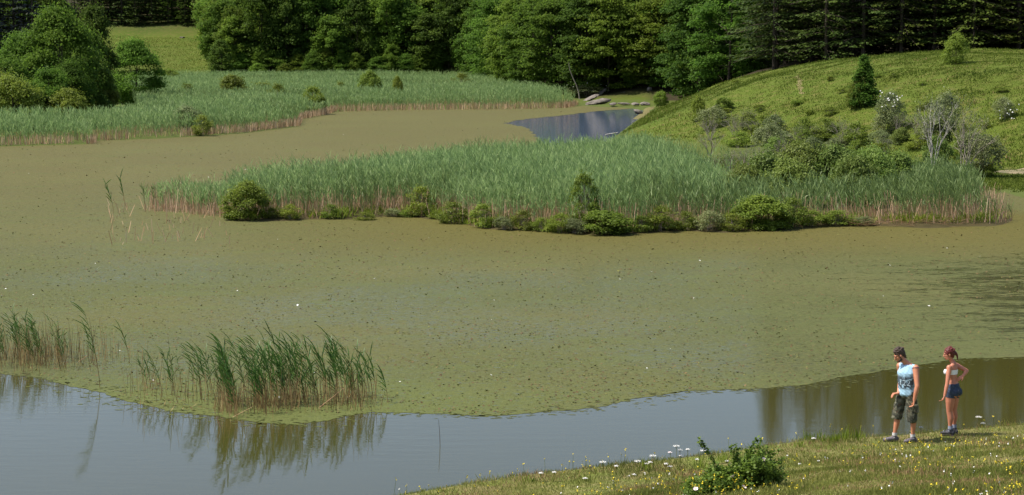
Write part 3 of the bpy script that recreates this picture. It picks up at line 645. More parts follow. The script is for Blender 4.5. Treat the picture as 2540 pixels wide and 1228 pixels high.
for k,(x,y) in enumerate([(-3.5,318),(-2.3,306),(-1,294),(.2,282),(1.2,269),(7.5,254),(11,251.5),(14.5,250),(18,247),(20.7,239)]):
    place(LT[k%4],'bush',x,y,'%s leafy undergrowth bush from the left at the forest corner'%ORD[k],'bush','undergrowth at the forest corner',.42,random.uniform(.38,.5))
# spruces along the hill crest
for row,(dy,hs) in enumerate([(0,1.1),(6,1.18),(13,1.28),(21,1.36),(30,1.5)]):
    X=25.5+row*.8; nn_=-1
    X=25.5+row*.8+max(0,row-2)*1.5
    while X<78:
        yb=196+(-4 if X>33 else 0)+(1.0*np.sin(X*.35)); s=hs*random.uniform(.9,1.08)
        v=random.choice([0,1,2,3]); z=None; nn_+=1
        place(ST[v],'spruce',X,yb+dy+random.gauss(0,1.1),('%s spruce from the left in the front row along the hill crest'%ORD[nn_] if row==0 else 'tall spruce in the %s row behind the hill crest, %s part'%(ROW[row],third(X,yb+dy,1900,2540))),'tree','spruces along the hill crest',s*random.uniform(.95,1.1),s)
        X+=random.uniform(3.2,4.6) if row<3 else random.uniform(2.5,3.4)
# conifers above the far meadow
for row,(Z,hs) in enumerate([(427,1.0),(432,1.05),(438,1.1),(446,1.1),(456,1.2)]):
    X=-92+row
    while X<-52:
        s=hs*random.uniform(.85,1.15)
        place(random.choice(SF),'fir_tree',X,Z+random.gauss(0,1),'slender conifer in the %s row above the far meadow, %s part'%(ROW[row],third(X,Z,280,560)),'tree','conifers above the far meadow',s,s)
        X+=random.uniform(2.9,4.0)
for k in range(16):   # forest edge falling down beside the meadow
    t=k/15; x=-62+13*t+random.gauss(0,.8)+ (2 if k%2 else 0); y=424-80*t
    place(random.choice(FT),'broadleaf_tree',x,y,'%s tree down the forest edge right of the far meadow'%ORD[k],'tree','forest edge beside the far meadow',random.uniform(.75,1.0))
for k in range(14):
    t=(k%7)/6; place(random.choice(FT+SF),'broadleaf_tree',-56+13*t+5+(k//7)*5,418-70*t,'tree in the %s row of the wood right of the meadow, %s from the top'%(ROW[k//7+1],ORD[k%7]),'tree','wood beside the far meadow',random.uniform(.9,1.2))
place(FT[3],'round_tree',WZ(550,334),334,'round dark tree at the lower right corner of the far meadow','tree',None,.52,.55)
for px,Z,s,sz,lb in [(640,330,.42,.30,'pale domed bush at the forest foot nearest the meadow'),(710,331,.40,.30,'pale green bush right beside the domed bush at the forest foot'),(1215,322,.45,.15,'low yellow green thicket at the right end of the far reeds')]:
    place(FT[4],'bush',WZ(px,Z),Z,lb,'bush',None,s,sz)
# conifers far left, their deep shade painted into the needle colour
for k in range(17):
    x=-78+(k%6)*5.2+random.gauss(0,.6)-(k//6)*2; y=216+(k//6)*9+random.gauss(0,1)
    place(SD[k%2],'shaded_conifer',x,y,'shade coloured conifer, %s from the left in the %s row behind the left shore'%(ORD[k%6],ROW[k//6]),'tree','shade coloured conifers behind the left shore',random.uniform(.9,1.1))
for k in range(9):
    x=-64+k*1.1+random.gauss(0,.5); y=285+random.gauss(0,5)
    place(FT[3] if k%3 else FT[0],'broadleaf_tree',x-8,y,'%s dark tree from the left between the left shore group and the far meadow'%ORD[k],'tree','trees left of the far meadow',random.uniform(.7,.9),random.uniform(1,1.2))
# left shore, each tree its own
def ltree(pr,px,Z,top,wpx,lb,nm='broadleaf_tree'):
    x=WZ(px,Z); z=H1(x,Z); ztop=CAMZ-(top-YH)/FPX*Z; hh_=ztop-z; s=(wpx/FPX*Z/2)/pr['R']*.93
    place(pr,nm,x,Z,lb,'tree' if hh_>3.4 else 'bush',None,s,hh_/pr['H'])
ltree(NT[5],150,176,18,195,'tallest bright green tree of the left shore group')
ltree(NT[1],240,190,12,120,'dark upright tree behind the right end of the left shore group')
ltree(NT[0],60,184,80,190,'broad green tree behind the bushes at the left edge')
ltree(NT[0],338,212,96,150,'rounded mid green tree standing alone at the right end of the left shore','small_tree')
ltree(NT[3],25,170,138,120,'bushy tree at the very left edge above the low bush')
ltree(NT[3],128,168,160,110,'rounded grey green tree in front of the left shore group')
ltree(NT[4],35,160,192,150,'low bright green bush at the left edge beside the reeds','bush')
ltree(NT[1],225,181,120,120,'shaded tree at the front right of the left shore group')
ltree(NT[0],180,172,150,110,'leafy dark tree in the middle of the left shore group')
ltree(NT[1],90,166,225,120,'shadowy low tree behind the left edge bush')
ltree(NT[4],172,166,222,110,'dark low bush under the left shore trees','bush')
ltree(NT[4],265,186,205,70,'olive bush at the foot of the left shore trees','bush')
ltree(NT[4],-60,165,150,180,'green bush tree just past the left border','bush')
ltree(NT[3],205,186,60,150,'full green tree filling the back of the left shore group')
ltree(NT[4],420,300,172,80,'low dark green bush at the foot of the far meadow','bush')
# shrubs in the far reeds
def shrub(pr,px,base,top,wpx,lb,nm='shrub',Z=None,grp=None,gz=None):
    if Z is None:
        g=G(px,base); x,y,z=g
    else: x,y=WZ(px,Z),Z; z=max(0,H1(x,y))
    ztop=CAMZ-(top-YH)/FPX*y; s=(wpx/FPX*y/2)/pr['R']*.95
    return place(pr,nm,x,y,lb,'shrub',grp,s,max(.15,(ztop-z)/pr['H']),z=z)
for a in [(SH[1],580,0,186,80,'dense green shrub in the far reeds below the meadow','shrub',222),(SH[5],690,0,208,60,'thin olive shrub among the far reeds','shrub',208),(SH[5],775,0,215,75,'tall loose shrub at the notch in the far reed edge','shrub',201),
          (SH[0],920,0,178,72,'wide dark shrub in the middle of the far reeds','shrub',232),(SH[0],987,0,190,34,'narrow dark shrub right of the wide one in the far reeds','shrub',226),(SH[5],1145,0,182,60,'faint olive shrub near the right end of the far reeds','shrub',262),
          (SH[5],465,0,208,60,'small olive shrub in the far reeds near the meadow foot','shrub',224),(SH[5],845,0,203,45,'small faint shrub left of the wide shrub in the far reeds','shrub',240),(SH[4],470,0,258,90,'loose grey green shrub at the water edge of the far reeds','shrub',160),
          (SH[5],500,0,285,60,'low olive shrub at the waterline beside the loose grey green one','shrub',157.5),(SH[5],650,0,205,100,'flat olive shrub patch in the far reeds','shrub',238),
          (SH[1],765,0,262,60,'bright green low clump on the notch of the far reed edge','shrub',199)]:
    shrub(a[0],a[1],a[2],a[3],a[4],a[5],a[6],a[7])
# shrubs on the middle bed
for a in [(SH[0],610,548,450,128,'big round green shrub at the left front of the middle bed'),(SH[5],1045,540,462,90,'olive shrub in the front of the middle bed, right of the big round one'),
          (SH[5],1120,556,500,90,'loose low shrub at the inner bend of the middle bed'),(SH[5],1200,566,505,80,'low green shrub at the waterline below the bend'),
          (SH[5],1450,566,432,100,'tall thin leaved shrub in the centre of the middle bed'),(SH[1],1500,580,520,150,'dark glossy shrub on the waterline in the centre of the middle bed'),
          (SH[5],1390,580,528,90,'bright low shrub left of the dark glossy one'),(SH[5],1640,572,510,100,'sparse shrub right of the dark glossy one'),
          (SH[0],1890,570,485,170,'dark shrub with shaded foot at the right front of the middle bed'),(SH[5],1960,566,490,90,'leafy shrub tucked against the dark shaded one'),
          (SH[5],2080,560,520,110,'low yellow green shrub before the straw litter'),(SH[5],720,546,505,60,'small shrub just right of the big round one'),(SH[5],820,544,505,60,'low tussocky shrub along the straw front')]:
    shrub(a[0],a[1],a[2],a[3],a[4],a[5])
for k_,(px_,w_,t_) in enumerate([(672,50,506),(905,60,515),(975,50,505),(1010,60,510),(1085,55,515),(1250,60,525),(1300,70,512),(1345,60,530),(1425,80,530),(1590,70,525),(1700,70,515),(1760,80,510),(1815,80,520),(2010,80,512),(2140,70,525)]):
    shrub([SH[5],SH[5],SH[4]][k_%3],px_,[548,546,540,540,545,572,574,576,582,580,572,573,572,564,560][k_],t_+8,w_,'low bushy growth at the waterline of the middle bed, %s of fifteen along its front'%ORD[k_],'shrub')
for a in [(SH[2],1900,0,385,150,93),(SH[3],1990,0,362,180,95),(SH[2],2080,0,366,160,94),(SH[3],2160,0,372,150,94),(SH[2],2230,0,380,140,96),(SH[3],1850,0,415,110,89),(SH[3],2120,0,392,140,90),(SH[2],1960,0,398,150,90)]:
    shrub(a[0],a[1],0,a[3],a[4],'light green willow shrub, %s in the thicket of the middle bed'%{1900:'second from left',1990:'tallest centre left',2080:'back centre',2160:'second from right',2230:'rightmost',1850:'leftmost and low',2120:'front right',1960:'front left'}[a[1]],'willow_shrub',a[5],'willow shrubs of the middle bed')
for (px,Z,top,w,v) in [(1620,112,355,60,1),(1700,108,360,80,3),(1760,106,372,90,1),(1810,108,365,90,3),(1850,112,355,80,1),(1560,108,385,50,2),(1680,100,395,70,2),(1735,97,390,70,1)]:
    shrub(BR[v],px,0,top,w,'grey half bare shrub, %s, rising behind the middle reeds near the hill foot'%({1620:'third from left',1700:'fifth from left',1760:'widest one',1810:'second from right',1850:'rightmost',1560:'leftmost and smallest',1680:'fourth from left',1735:'short front one'}[px]),'bare_shrub',Z,'half bare shrubs behind the middle reeds')
# shrubs at the foot of and on the hill
shrub(CONE,2142,262,130,78,'dark green cone shaped young tree on the grass hill','young_tree')
shrub(SH[0],2125,266,200,60,'leafy bush at the foot of the cone shaped tree','shrub')
shrub(BR[0],2318,405,215,110,'bare pale stemmed small tree with forked grey trunks at the hill foot','bare_tree',Z=112)
shrub(BR[3],2395,425,255,150,'grey brushy shrub right of the forked bare tree','bare_shrub',Z=108)
shrub(SH[4],2210,330,225,80,'grey green shrub with white blossom on the hill','shrub')
shrub(SH[4],2340,350,225,90,'sparse grey green bush behind the forked bare tree','shrub')
shrub(SH[4],2440,440,330,110,'dusty grey green shrub above the sandy shore','shrub')
shrub(SH[0],2440,470,400,70,'dark leafed shrub at the edge of the sandy shore','shrub',Z=109)
shrub(SH[0],1732,300,238,42,'small dark bush with bare stems on the left slope of the hill','shrub')
shrub(SH[1],1795,275,240,50,'low dark bush above the pale stone on the hill','shrub')
shrub(SH[5],1775,300,262,30,'tiny bush beside the pale stone on the hill','shrub')
shrub(SH[1],1640,264,225,40,'dark bush at the water corner of the hill','shrub')
shrub(SH[5],2060,290,262,50,'small grey bush below the cone shaped tree','shrub')
shrub(SH[5],1990,325,292,55,'low olive bush in the middle of the hill foot','shrub')
shrub(SH[0],2370,160,85,70,'leafy sapling standing in light before the dark spruces','sapling')
shrub(SH[4],2490,305,238,60,'leaning sapling with white blossom at the right of the hill','sapling')
shrub(SH[4],1460,238,205,110,'pale leaved shrub above the shore rocks','shrub')
random.seed(5)
nfoot=0
for k in range(50):
    px=random.uniform(1760,2420); py=random.uniform(315,395)+ (px-1640)*.03
    v=random.choice([SH[4],SH[5],SH[4],BR[1],BR[2],BR[3],SH[5],SH[2],SH[5]])
    hp_=['far left','left','centre left','centre right','right','far right'][min(5,int((px-1640)/130))]; vp_='upper' if py-(px-1640)*.03<350 else 'lower'
    lbl,grp=('low mixed green shrub in the %s %s scrub at the foot of the hill'%(vp_,hp_),'scrub at the foot of the hill') if v not in BR else ('grey twiggy shrub in the %s %s scrub at the foot of the hill'%(vp_,hp_),'twiggy shrubs at the foot of the hill')
    shrub(v,px,py,py-random.uniform(35,75),random.uniform(50,95),lbl,'shrub' if v not in BR else 'bare_shrub',grp=grp)
for k in range(20):
    px=random.uniform(1760,2530); py=random.uniform(190,320)
    g=G(px,py)
    if g[1]>192: continue
    shrub(random.choice([SH[1],SH[5]]),px,py,py-random.uniform(8,18),random.uniform(18,40),'small weed tussock on the %s %s of the grass hill'%('upper' if py<255 else 'lower',['left','centre left','centre right','right'][min(3,int((px-1700)/208))]),'tussock',grp='tussocks on the grass hill')
# pale leaning trunk at the forest corner
mb=MB(); x=WZ(1424,246); z=H1(x,246)
k=np.linspace(0,1,6); tube(mb,np.stack([x+.6-1.3*k+.15*np.sin(k*6),246-1.5+0*k,z+4.4*k],1),.09*(1-.6*k),7)
tag(link('birch_tree', mb.build('birch_tree',[M['twig']],True)),'thin pale leaning birch showing among the beeches above the rocks','tree')
# white blossoms on two shrubs: own parts
def blossoms(px,py,Z,n,sx,sz):
    mb=MB(); x=WZ(px,Z); z=CAMZ-(py-YH)/FPX*Z
    P=np.column_stack([rng.normal(x,sx,n),rng.normal(Z-.6,.4,n),rng.normal(z,sz,n)])
    for k in range(3):
        D=norm(rng.normal(0,1,(n,3))); Wd=norm(np.cross(D,rng.normal(0,1,(n,3)))); rhombs(mb,P-D*.05,D,Wd,.10,.05,0)
    return mb.build('blossom',[M['whitefl']])
for nm,(px,py,n,sx,sz) in {'grey green shrub with white blossom on the hill':(2205,245,26,.45,.35),'leaning sapling with white blossom at the right of the hill':(2495,270,16,.4,.35),'pale leaved shrub above the shore rocks':(1465,215,60,.9,.4)}.items():
    t=[o for o in COL.objects if o.get('label')==nm][0]
    o=link('blossom',blossoms(px,py,t.location.y,n,sx*1.0,sz),None); 
    o.parent=t; o.matrix_parent_inverse=(Matrix.LocRotScale(t.location,t.rotation_euler,t.scale)).inverted()

# ---------------------------------------------------------------- rocks and shore
def rock(x,y,z,sx,sy,sz,rx,ry,rz,label,seed,nm='rock'):
    bm=bmesh.new(); bmesh.ops.create_icosphere(bm,subdivisions=3,radius=1); r=np.random.default_rng(seed); 
    planes=[(norm(r.normal(0,1,(1,3)))[0],r.uniform(.55,.85)) for _ in range(9)]
    for v in bm.verts:
        c=np.array(v.co)
        for n_,d_ in planes:
            q=c@n_
            if q>d_: c=c-n_*(q-d_)
        c=c*(1+.05*r.normal()); v.co=(c[0]*sx,c[1]*sy,c[2]*sz)
    me_=bpy.data.meshes.new(nm); bm.to_mesh(me_); bm.free(); me_.materials.append(M['rock'])
    o=link(nm,me_); o.location=(x,y,z); o.rotation_euler=(rx,ry,rz); tag(o,label,'rock',None); return o
for i_,(px,py,sx,sy,sz,ry,lb) in enumerate([(1462,250,1.2,.7,.25,-.45,'leftmost tilted grey slab on the rocky bank'),(1480,243,1.5,.8,.3,-.6,'longest tilted slab rising to the right on the rocky bank'),(1487,258,1.7,.7,.35,-.15,'low flat slab at the water below the tilted slabs'),
     (1536,240,.95,.5,.16,-.35,'light flat slab under the beeches, right of the tilted slabs'),(1355,222,.9,.5,.15,.1,'pale flat rock at the right end of the far reeds'),(1612,236,.4,.4,.45,-.5,'small bright upright rock in shade near the hill'),
     (1600,262,.6,.5,.25,.1,'reddish rock at the water corner by the hill'),(1575,264,.5,.4,.2,0,'grey stone next to the reddish rock'),(1582,283,.55,.4,.25,.3,'dark stone on the muddy spit'),(1778,274,.35,.3,.18,0,'pale stone on the left slope of the hill'),
     (1548,262,.8,.4,.15,.05,'tan rock ledge at the waterline'),(1520,262,.5,.4,.18,.0,'brown boulder between slab and ledge'),(1392,97,.9,.6,.2,0,'')]):
    if not lb: continue
    g=G(px,py); rock(g[0],g[1],g[2]+.12+sz*.3,sx,sy,sz,.15,ry,random.uniform(-.2,.2),lb,i_)
g=G(452,95); rock(g[0],g[1],g[2]+.1,.7,.5,.3,0,0,.3,'small white stone on the far meadow',77)
mb=MB(); g=G(1515,335); tube(mb,[(g[0]-.5,g[1]-1.5,.05),(g[0],g[1]-1.4,.12),(g[0]+.5,g[1]-1.3,.2)],[.05,.06,.04],6); tag(link('driftwood',mb.build('driftwood',[M['palebark']],True)),'pale driftwood log at the hill shore by the blue water','log')
def drape(name,ring,z,mat,n=26,lbl=None):
    ring=np.array(ring); lo,hi=ring.min(0),ring.max(0); xs=np.linspace(lo[0],hi[0],n*2); ys=np.linspace(lo[1],hi[1],n*2)
    A,B=np.meshgrid(xs,ys); P=np.stack([A.ravel(),B.ravel()],1); s=sdist(P,ring)+.12*wob(P[:,0],P[:,1],.5,3); hz=hgt(P[:,0],P[:,1])
    zz=hz+z*np.clip(s/.3,-3,1); F=[]
    m_=len(xs)
    for a_ in range(len(ys)-1):
        for b_ in range(m_-1):
            q=[a_*m_+b_,a_*m_+b_+1,(a_+1)*m_+b_+1,(a_+1)*m_+b_]
            if max(s[q])>-.02: F.append(q)
    mb=MB(); mb.add(np.column_stack([P,zz]),F); tag(link(name,mb.build(name,[mat],True)),kind='structure')
M['sand']=plain('sandy_mud',(.24,.19,.12),.95,(.13,.125,.07),1.2,.02,.1,False,8)
M['dirt']=plain('bare_dirt',(.15,.13,.06),.95,(.12,.11,.04),2,.02,.1,False,8)
drape('sandy_shore',[(26.6,112),(28.0,114.6),(31,114.6),(42,111.5),(60,108),(60,101),(34,106.5)],.05,M['sand'],60)
pth=[(1975,190),(1984,205),(1982,220),(1990,240)]; gp=[G(*q)[:2] for q in pth]; ring=[(g_[0]-.10,g_[1]) for g_ in gp]+[(g_[0]+.14,g_[1]) for g_ in gp[::-1]]
drape('dirt_path',ring,.03,M['dirt'],30)
drape('mud_spit',[W0(1540,294),W0(1600,296),W0(1625,268),W0(1600,272),W0(1570,284)],.06,M['dirt'],20)

# ---------------------------------------------------------------- grass
mb=MB()
n=240000; y=1/rng.uniform(1/235.,1/96.,n); px=rng.uniform(1480,2640,n); x=(px-CX)/FPX*y; P=np.stack([x,y],1)
k=(sdist(P,HILL)>-14)&(sdist(P,LAKE)<-.3)&(P[:,1]>96)&(sdist(P,FOREST)<0)&~((sdist(P,HILL)<-.2)&(P[:,1]>125)); P=P[k]; z=hgt(P[:,0],P[:,1]); n=len(P)
for q in range(2):
    az=rng.uniform(0,6.28,n); D=norm(np.column_stack([np.cos(az)*.45,np.sin(az)*.45,np.ones(n)]))
    hgtv=rng.gamma(4,.020,n)*(1+.6*wob(P[:,0],P[:,1],2.5,6)); hgtv=np.clip(hgtv,.05,.6)
    rhombs(mb,np.column_stack([P+rng.normal(0,.1,(n,2)),z-.02]),D,norm(np.cross(D,np.column_stack([rng.normal(0,1,n),rng.normal(0,1,n),np.zeros(n)]))),hgtv,.018+.05*hgtv,np.where((wob(P[:,0],P[:,1],4,8)+rng.normal(0,.4,n))>1.25,1,0),np.clip(.5+.35*wob(P[:,0],P[:,1],3.3,2)+rng.normal(0,.2,n),0,1))
tag(link('hill_grass',mb.build('hill_grass',[M['grass'],M['grassdry']])),'yellow green grass covering the rounded hill on the right','grass',kind='stuff')
mb=MB()
n=50000; y=rng.uniform(335,436,n); x=rng.uniform(-92,-48,n); P=np.stack([x,y],1); z=hgt(x,y)
az=rng.uniform(0,6.28,n); D=norm(np.column_stack([np.cos(az)*.4,np.sin(az)*.4,np.ones(n)]))
rhombs(mb,np.column_stack([P,z-.02]),D,norm(np.cross(D,np.column_stack([rng.normal(0,1,n),rng.normal(0,1,n),np.zeros(n)]))),rng.gamma(4,.035,n),.045,0)
tag(link('meadow_grass',mb.build('meadow_grass',[M['grass']])),'pale green grass on the small far meadow between the woods','grass',kind='stuff')
# near bank
def bank(n,y0=20,y1=40.5,px0=950,px1=2650):
    y=1/rng.uniform(1/y1,1/y0,n); px=rng.uniform(px0,px1,n); P=np.stack([(px-CX)/FPX*y,y],1); d=-sdist(P,LAKE); k=d>.05
    return P[k],d[k]
mb=MB(); P,d=bank(380000); z=hgt(P[:,0],P[:,1]); n=len(P)
az=rng.uniform(0,6.28,n); D=norm(np.column_stack([np.cos(az)*.5-.1,np.sin(az)*.5,np.ones(n)]))
tall=np.clip(.45+.5*wob(P[:,0],P[:,1],.9,3)+.7*np.exp(-d/.5)*sm(d/.15),.15,1.6)
hv=rng.gamma(5,.016,n)*tall+.02
mi=np.where((wob(P[:,0],P[:,1],.8,8)+rng.normal(0,.5,n))>.65,1,0)
rhombs(mb,np.column_stack([P,z-.01]),D,norm(np.cross(D,np.column_stack([rng.normal(0,1,n),rng.normal(0,1,n),np.zeros(n)]))),hv,.0045,mi,np.clip(.5+.4*wob(P[:,0],P[:,1],1.6,2)+rng.normal(0,.2,n),0,1))
tag(link('bank_grass',mb.build('bank_grass',[M['grassfg'],M['grassdry']])),'short meadow grass on the near bank where the two people walk','grass',kind='stuff')
def flowers(n,mat,size,hmin,hmax,name,lbl,fn):
    mb=MB(); P,d=bank(n*3); k=fn(P,d); P=P[k][:n]; n=len(P); z=hgt(P[:,0],P[:,1]); h=rng.uniform(hmin,hmax,n)
    dead=np.column_stack([rng.normal(0,.02,n),rng.normal(0,.02,n),h]); B=np.column_stack([P,z]); T=B+dead; S=np.array([[.0025,0,0]])
    mb.add(np.stack([B-S,B+S,T+S,T-S],1).reshape(-1,3),np.arange(4*n).reshape(n,4),1)
    for k in range(4):
        D=norm(rng.normal(0,1,(n,3))); Wd=norm(np.cross(D,rng.normal(0,1,(n,3)))); s=size*rng.uniform(.6,1.3,n); rhombs(mb,T+np.column_stack([rng.normal(0,size*.35,(n,2)),rng.normal(0,size*.6,n)])-D*s[:,None]/2,D,Wd,s,s*.4,0)
    tag(link(name,mb.build(name,[M[mat],M['grassfg']])),lbl,'flowers',kind='stuff')
flowers(1500,'yellowfl',.022,.08,.30,'yellow_flowers','yellow wildflowers sprinkled along the near bank',lambda P,d: rng.random(len(P))<np.clip(1.1*np.exp(-d/.45)+.95*sm((wob(P[:,0],P[:,1],1.1,4)-.1)*2)*sm((d-2.2)/1.)+.04,0,1))
flowers(240,'whitefl',.022,.06,.22,'white_flowers','tiny white wildflowers sprinkled in the near bank grass',lambda P,d: rng.random(len(P))<np.clip(.35*np.exp(-d/.6)+.8*sm((d-2.3)/1.)+.08,0,1))
# green tufts at the waterline
mb=MB(); 
for px,py,s in [(1985,1105,.16),(2005,1103,.20),(2040,1100,.24),(2060,1100,.16),(2095,1098,.30),(2125,1097,.27),(2075,1099,.2),(1735,1160,.25),(1790,1150,.22),(1310,1205,.15),(1600,1168,.2)]:
    g=G(px,py+6); n=32; P=np.column_stack([rng.normal(g[0],.07,n),rng.normal(g[1],.06,n),np.full(n,g[2])]); az=rng.uniform(0,6.28,n); D=norm(np.column_stack([np.cos(az)*.3,np.sin(az)*.3,np.ones(n)]))
    rhombs(mb,P,D,norm(np.cross(D,np.column_stack([rng.normal(0,1,n),rng.normal(0,1,n),np.zeros(n)]))),s*rng.uniform(.5,1.3,n),.007,0)
tag(link('waterside_grass',mb.build('waterside_grass',[M['sedge']])),'fresh green tufts at the water edge left of the man','grass',kind='stuff')
# tall white umbels, one by one
um=[]
for v in range(3):
    ms=MB(); k=np.linspace(0,1,5); tube(ms,np.stack([.03*k**2*(v-1),.01*k,k],1),[.012,.010,.009,.008,.006],5)
    mh=MB(); r_=np.random.default_rng(v); rr=[.055,.035,.04][v]; n=60
    q=r_.uniform(0,6.28,n); rd=rr*np.sqrt(r_.random(n)); P=np.column_stack([np.cos(q)*rd,np.sin(q)*rd,-.25*rd+r_.normal(0,.004,n)])
    D=norm(np.column_stack([r_.normal(0,1,(n,2)),r_.normal(0,.3,n)])); rhombs(mh,P-D*.008,D,norm(np.cross(D,[0,0,1.])),.018,.008,0)
    for _ in range(9):
        a=random.uniform(0,6.28); tube(mh,[(0,0,-.06),(math.cos(a)*rr*.7,math.sin(a)*rr*.7,-.01)],[.0015,.001],3,1)
    um.append((ms.build('umbel_stem',[M['grassfg']]),mh.build('umbel_head',[M['whitefl'] if v!=1 else M['pinkfl'],M['grassfg']])))
def umbel(px,ptop,pbase,v,lb,grp):
    g=G(px,pbase); h=(pbase-ptop)/FPX*g[1]; t=empty('wildflower',(g[0],g[1],g[2]-.01),random.uniform(-.5,.5)); tag(t,lb,'wildflower',grp)
    s=link('stem',um[v][0],t); s.scale=(.45,.45,h); f=link('flower_head',um[v][1],t); f.location=(.03*(v-1)*.45,.0045,h)
for px,pt,v in [(1340,1180,2),(1373,1176,2),(1497,1149,0),(1527,1156,2),(1583,1152,0),(1603,1157,2),(1611,1152,2),(1621,1134,0),(1650,1152,2),(1662,1122,1),(1679,1103,0),(1685,1113,2),(1687,1127,2),(1660,1158,2),(1704,1123,2),(1746,1123,0),(1727,1147,2),(1801,1146,2),(1559,1180,2),(1571,1174,2),(1450,1184,2)]:
    base=1212-(px-1300)*.115
    umbel(px,pt,base,v,'slim white headed wildflower standing against the grey water left of the rose bush','white wildflowers left of the rose bush')
umbel(2428,1036,1098,0,'white wildflower standing right of the woman, tallest of its pair','')
umbel(2436,1051,1096,2,'smaller white wildflower right of the woman','')
umbel(2282,1058,1098,2,'single white wildflower between the man and the woman','')
umbel(2016,1085,1112,2,'short white wildflower at the waterline left of the man','')

# ---------------------------------------------------------------- rose bush
def rose_bush():
    global rng
    random.seed(8); g=G(1815,1222); x,y,z=g
    s=y/FPX
    t=empty('rose_bush',(x,y,z-.03)); tag(t,'wild rose bush with pale pink flowers and arching sprays at the bottom of the picture','rose bush')
    mb=MB(); ml=MB(); lobes=[]
    def sh(tx,tz,ty=0,r=.008,fol=1.0,n=70):
        k=np.linspace(0,1,9); b0=np.array([random.gauss(0,.05),random.gauss(0,.05),0]); T=np.array([tx,ty,tz]); side=random.uniform(-.06,.06)
        pts=b0+(T-b0)*k[:,None]; pts[:,2]+= .12*np.sin(k*math.pi)*tz; pts[:,0]+=side*np.sin(k*math.pi)
        tube(mb,pts,r*(1-.8*k),5); 
        f=rng.uniform(.35,1.0,n); P=b0+(T-b0)*f[:,None]; P[:,2]+=.12*np.sin(f*math.pi)*tz; P[:,0]+=side*np.sin(f*math.pi)
        spread=.07*fol; P+=rng.normal(0,spread,(n,3))*(1.15-f[:,None]*.7)
        nn=norm(rng.normal(0,.6,(n,3))+[0,0,1]); D=norm(np.cross(nn,rng.normal(0,1,(n,3)))); rhombs(ml,P-D*.02,D,norm(np.cross(nn,D)),rng.uniform(.035,.065,n),.018,0,mid=.5)
    px2=lambda a,b: ((a-1815)*s,(1222-b)*s)
    for a,b in [(1730,1078),(1728,1085)]: q=px2(a,b); sh(q[0],q[1],-.1,.006,.35,60)
    for a,b in [(1885,1085),(1892,1078),(1905,1090),(1925,1102),(1940,1100),(1870,1100),(1830,1110),(1808,1095),(1820,1088),(1858,1112),(1948,1125),(1950,1140)]: q=px2(a,b); sh(q[0]*.96,q[1]*.96,random.uniform(-.2,.2),.006,.5,80)
    n_l=0
    for _ in range(330):
        a=random.uniform(1690,1945); 
        lo=1228; hi=1183-72*math.exp(-((a-1888)/55)**2)-22*math.exp(-((a-1790)/50)**2)+ (12 if a<1730 else 0)
        b=random.uniform(hi,lo+25)
        q=px2(a,b); sh(q[0],max(.03,q[1]),random.uniform(-.45,.35),.004,1.0,110)
    link('branches',mb.build('rose_branches',[M['bark']],True),t); link('foliage',ml.build('rose_foliage',[M['rose']]),t)
    fm=MB(); 
    for k in range(6):
        a=k*math.pi/3; D=np.array([[math.cos(a)*.8,math.sin(a)*.8,.6]]); D=norm(D); rhombs(fm,np.zeros((1,3)),D,norm(np.cross(D,[[0,0,1.]])),.042,.022,0,mid=.65)
    fm.add(np.array([(math.cos(a)*.008,math.sin(a)*.008,.012) for a in np.arange(6)]),[[0,1,2,3,4,5]],1)
    fl=fm.build('rose_flower',[M['pinkfl'],M['yellowfl']])
    for (a,b,dy) in [(1716,1194,-.50),(1692,1214,-.52),(1855,1205,-.50),(1835,1190,-.48),(1888,1129,-.25),(1810,1166,-.4)]:
        q=px2(a,b); o=link('flower',fl,t); o.location=(q[0],dy,q[1]-dy*.0+.0); o.rotation_euler=(random.uniform(.4,1.1),random.uniform(-.4,.4),random.uniform(0,6)); o.scale=(1.1,)*3
rose_bush()
g=G(2400,1222)

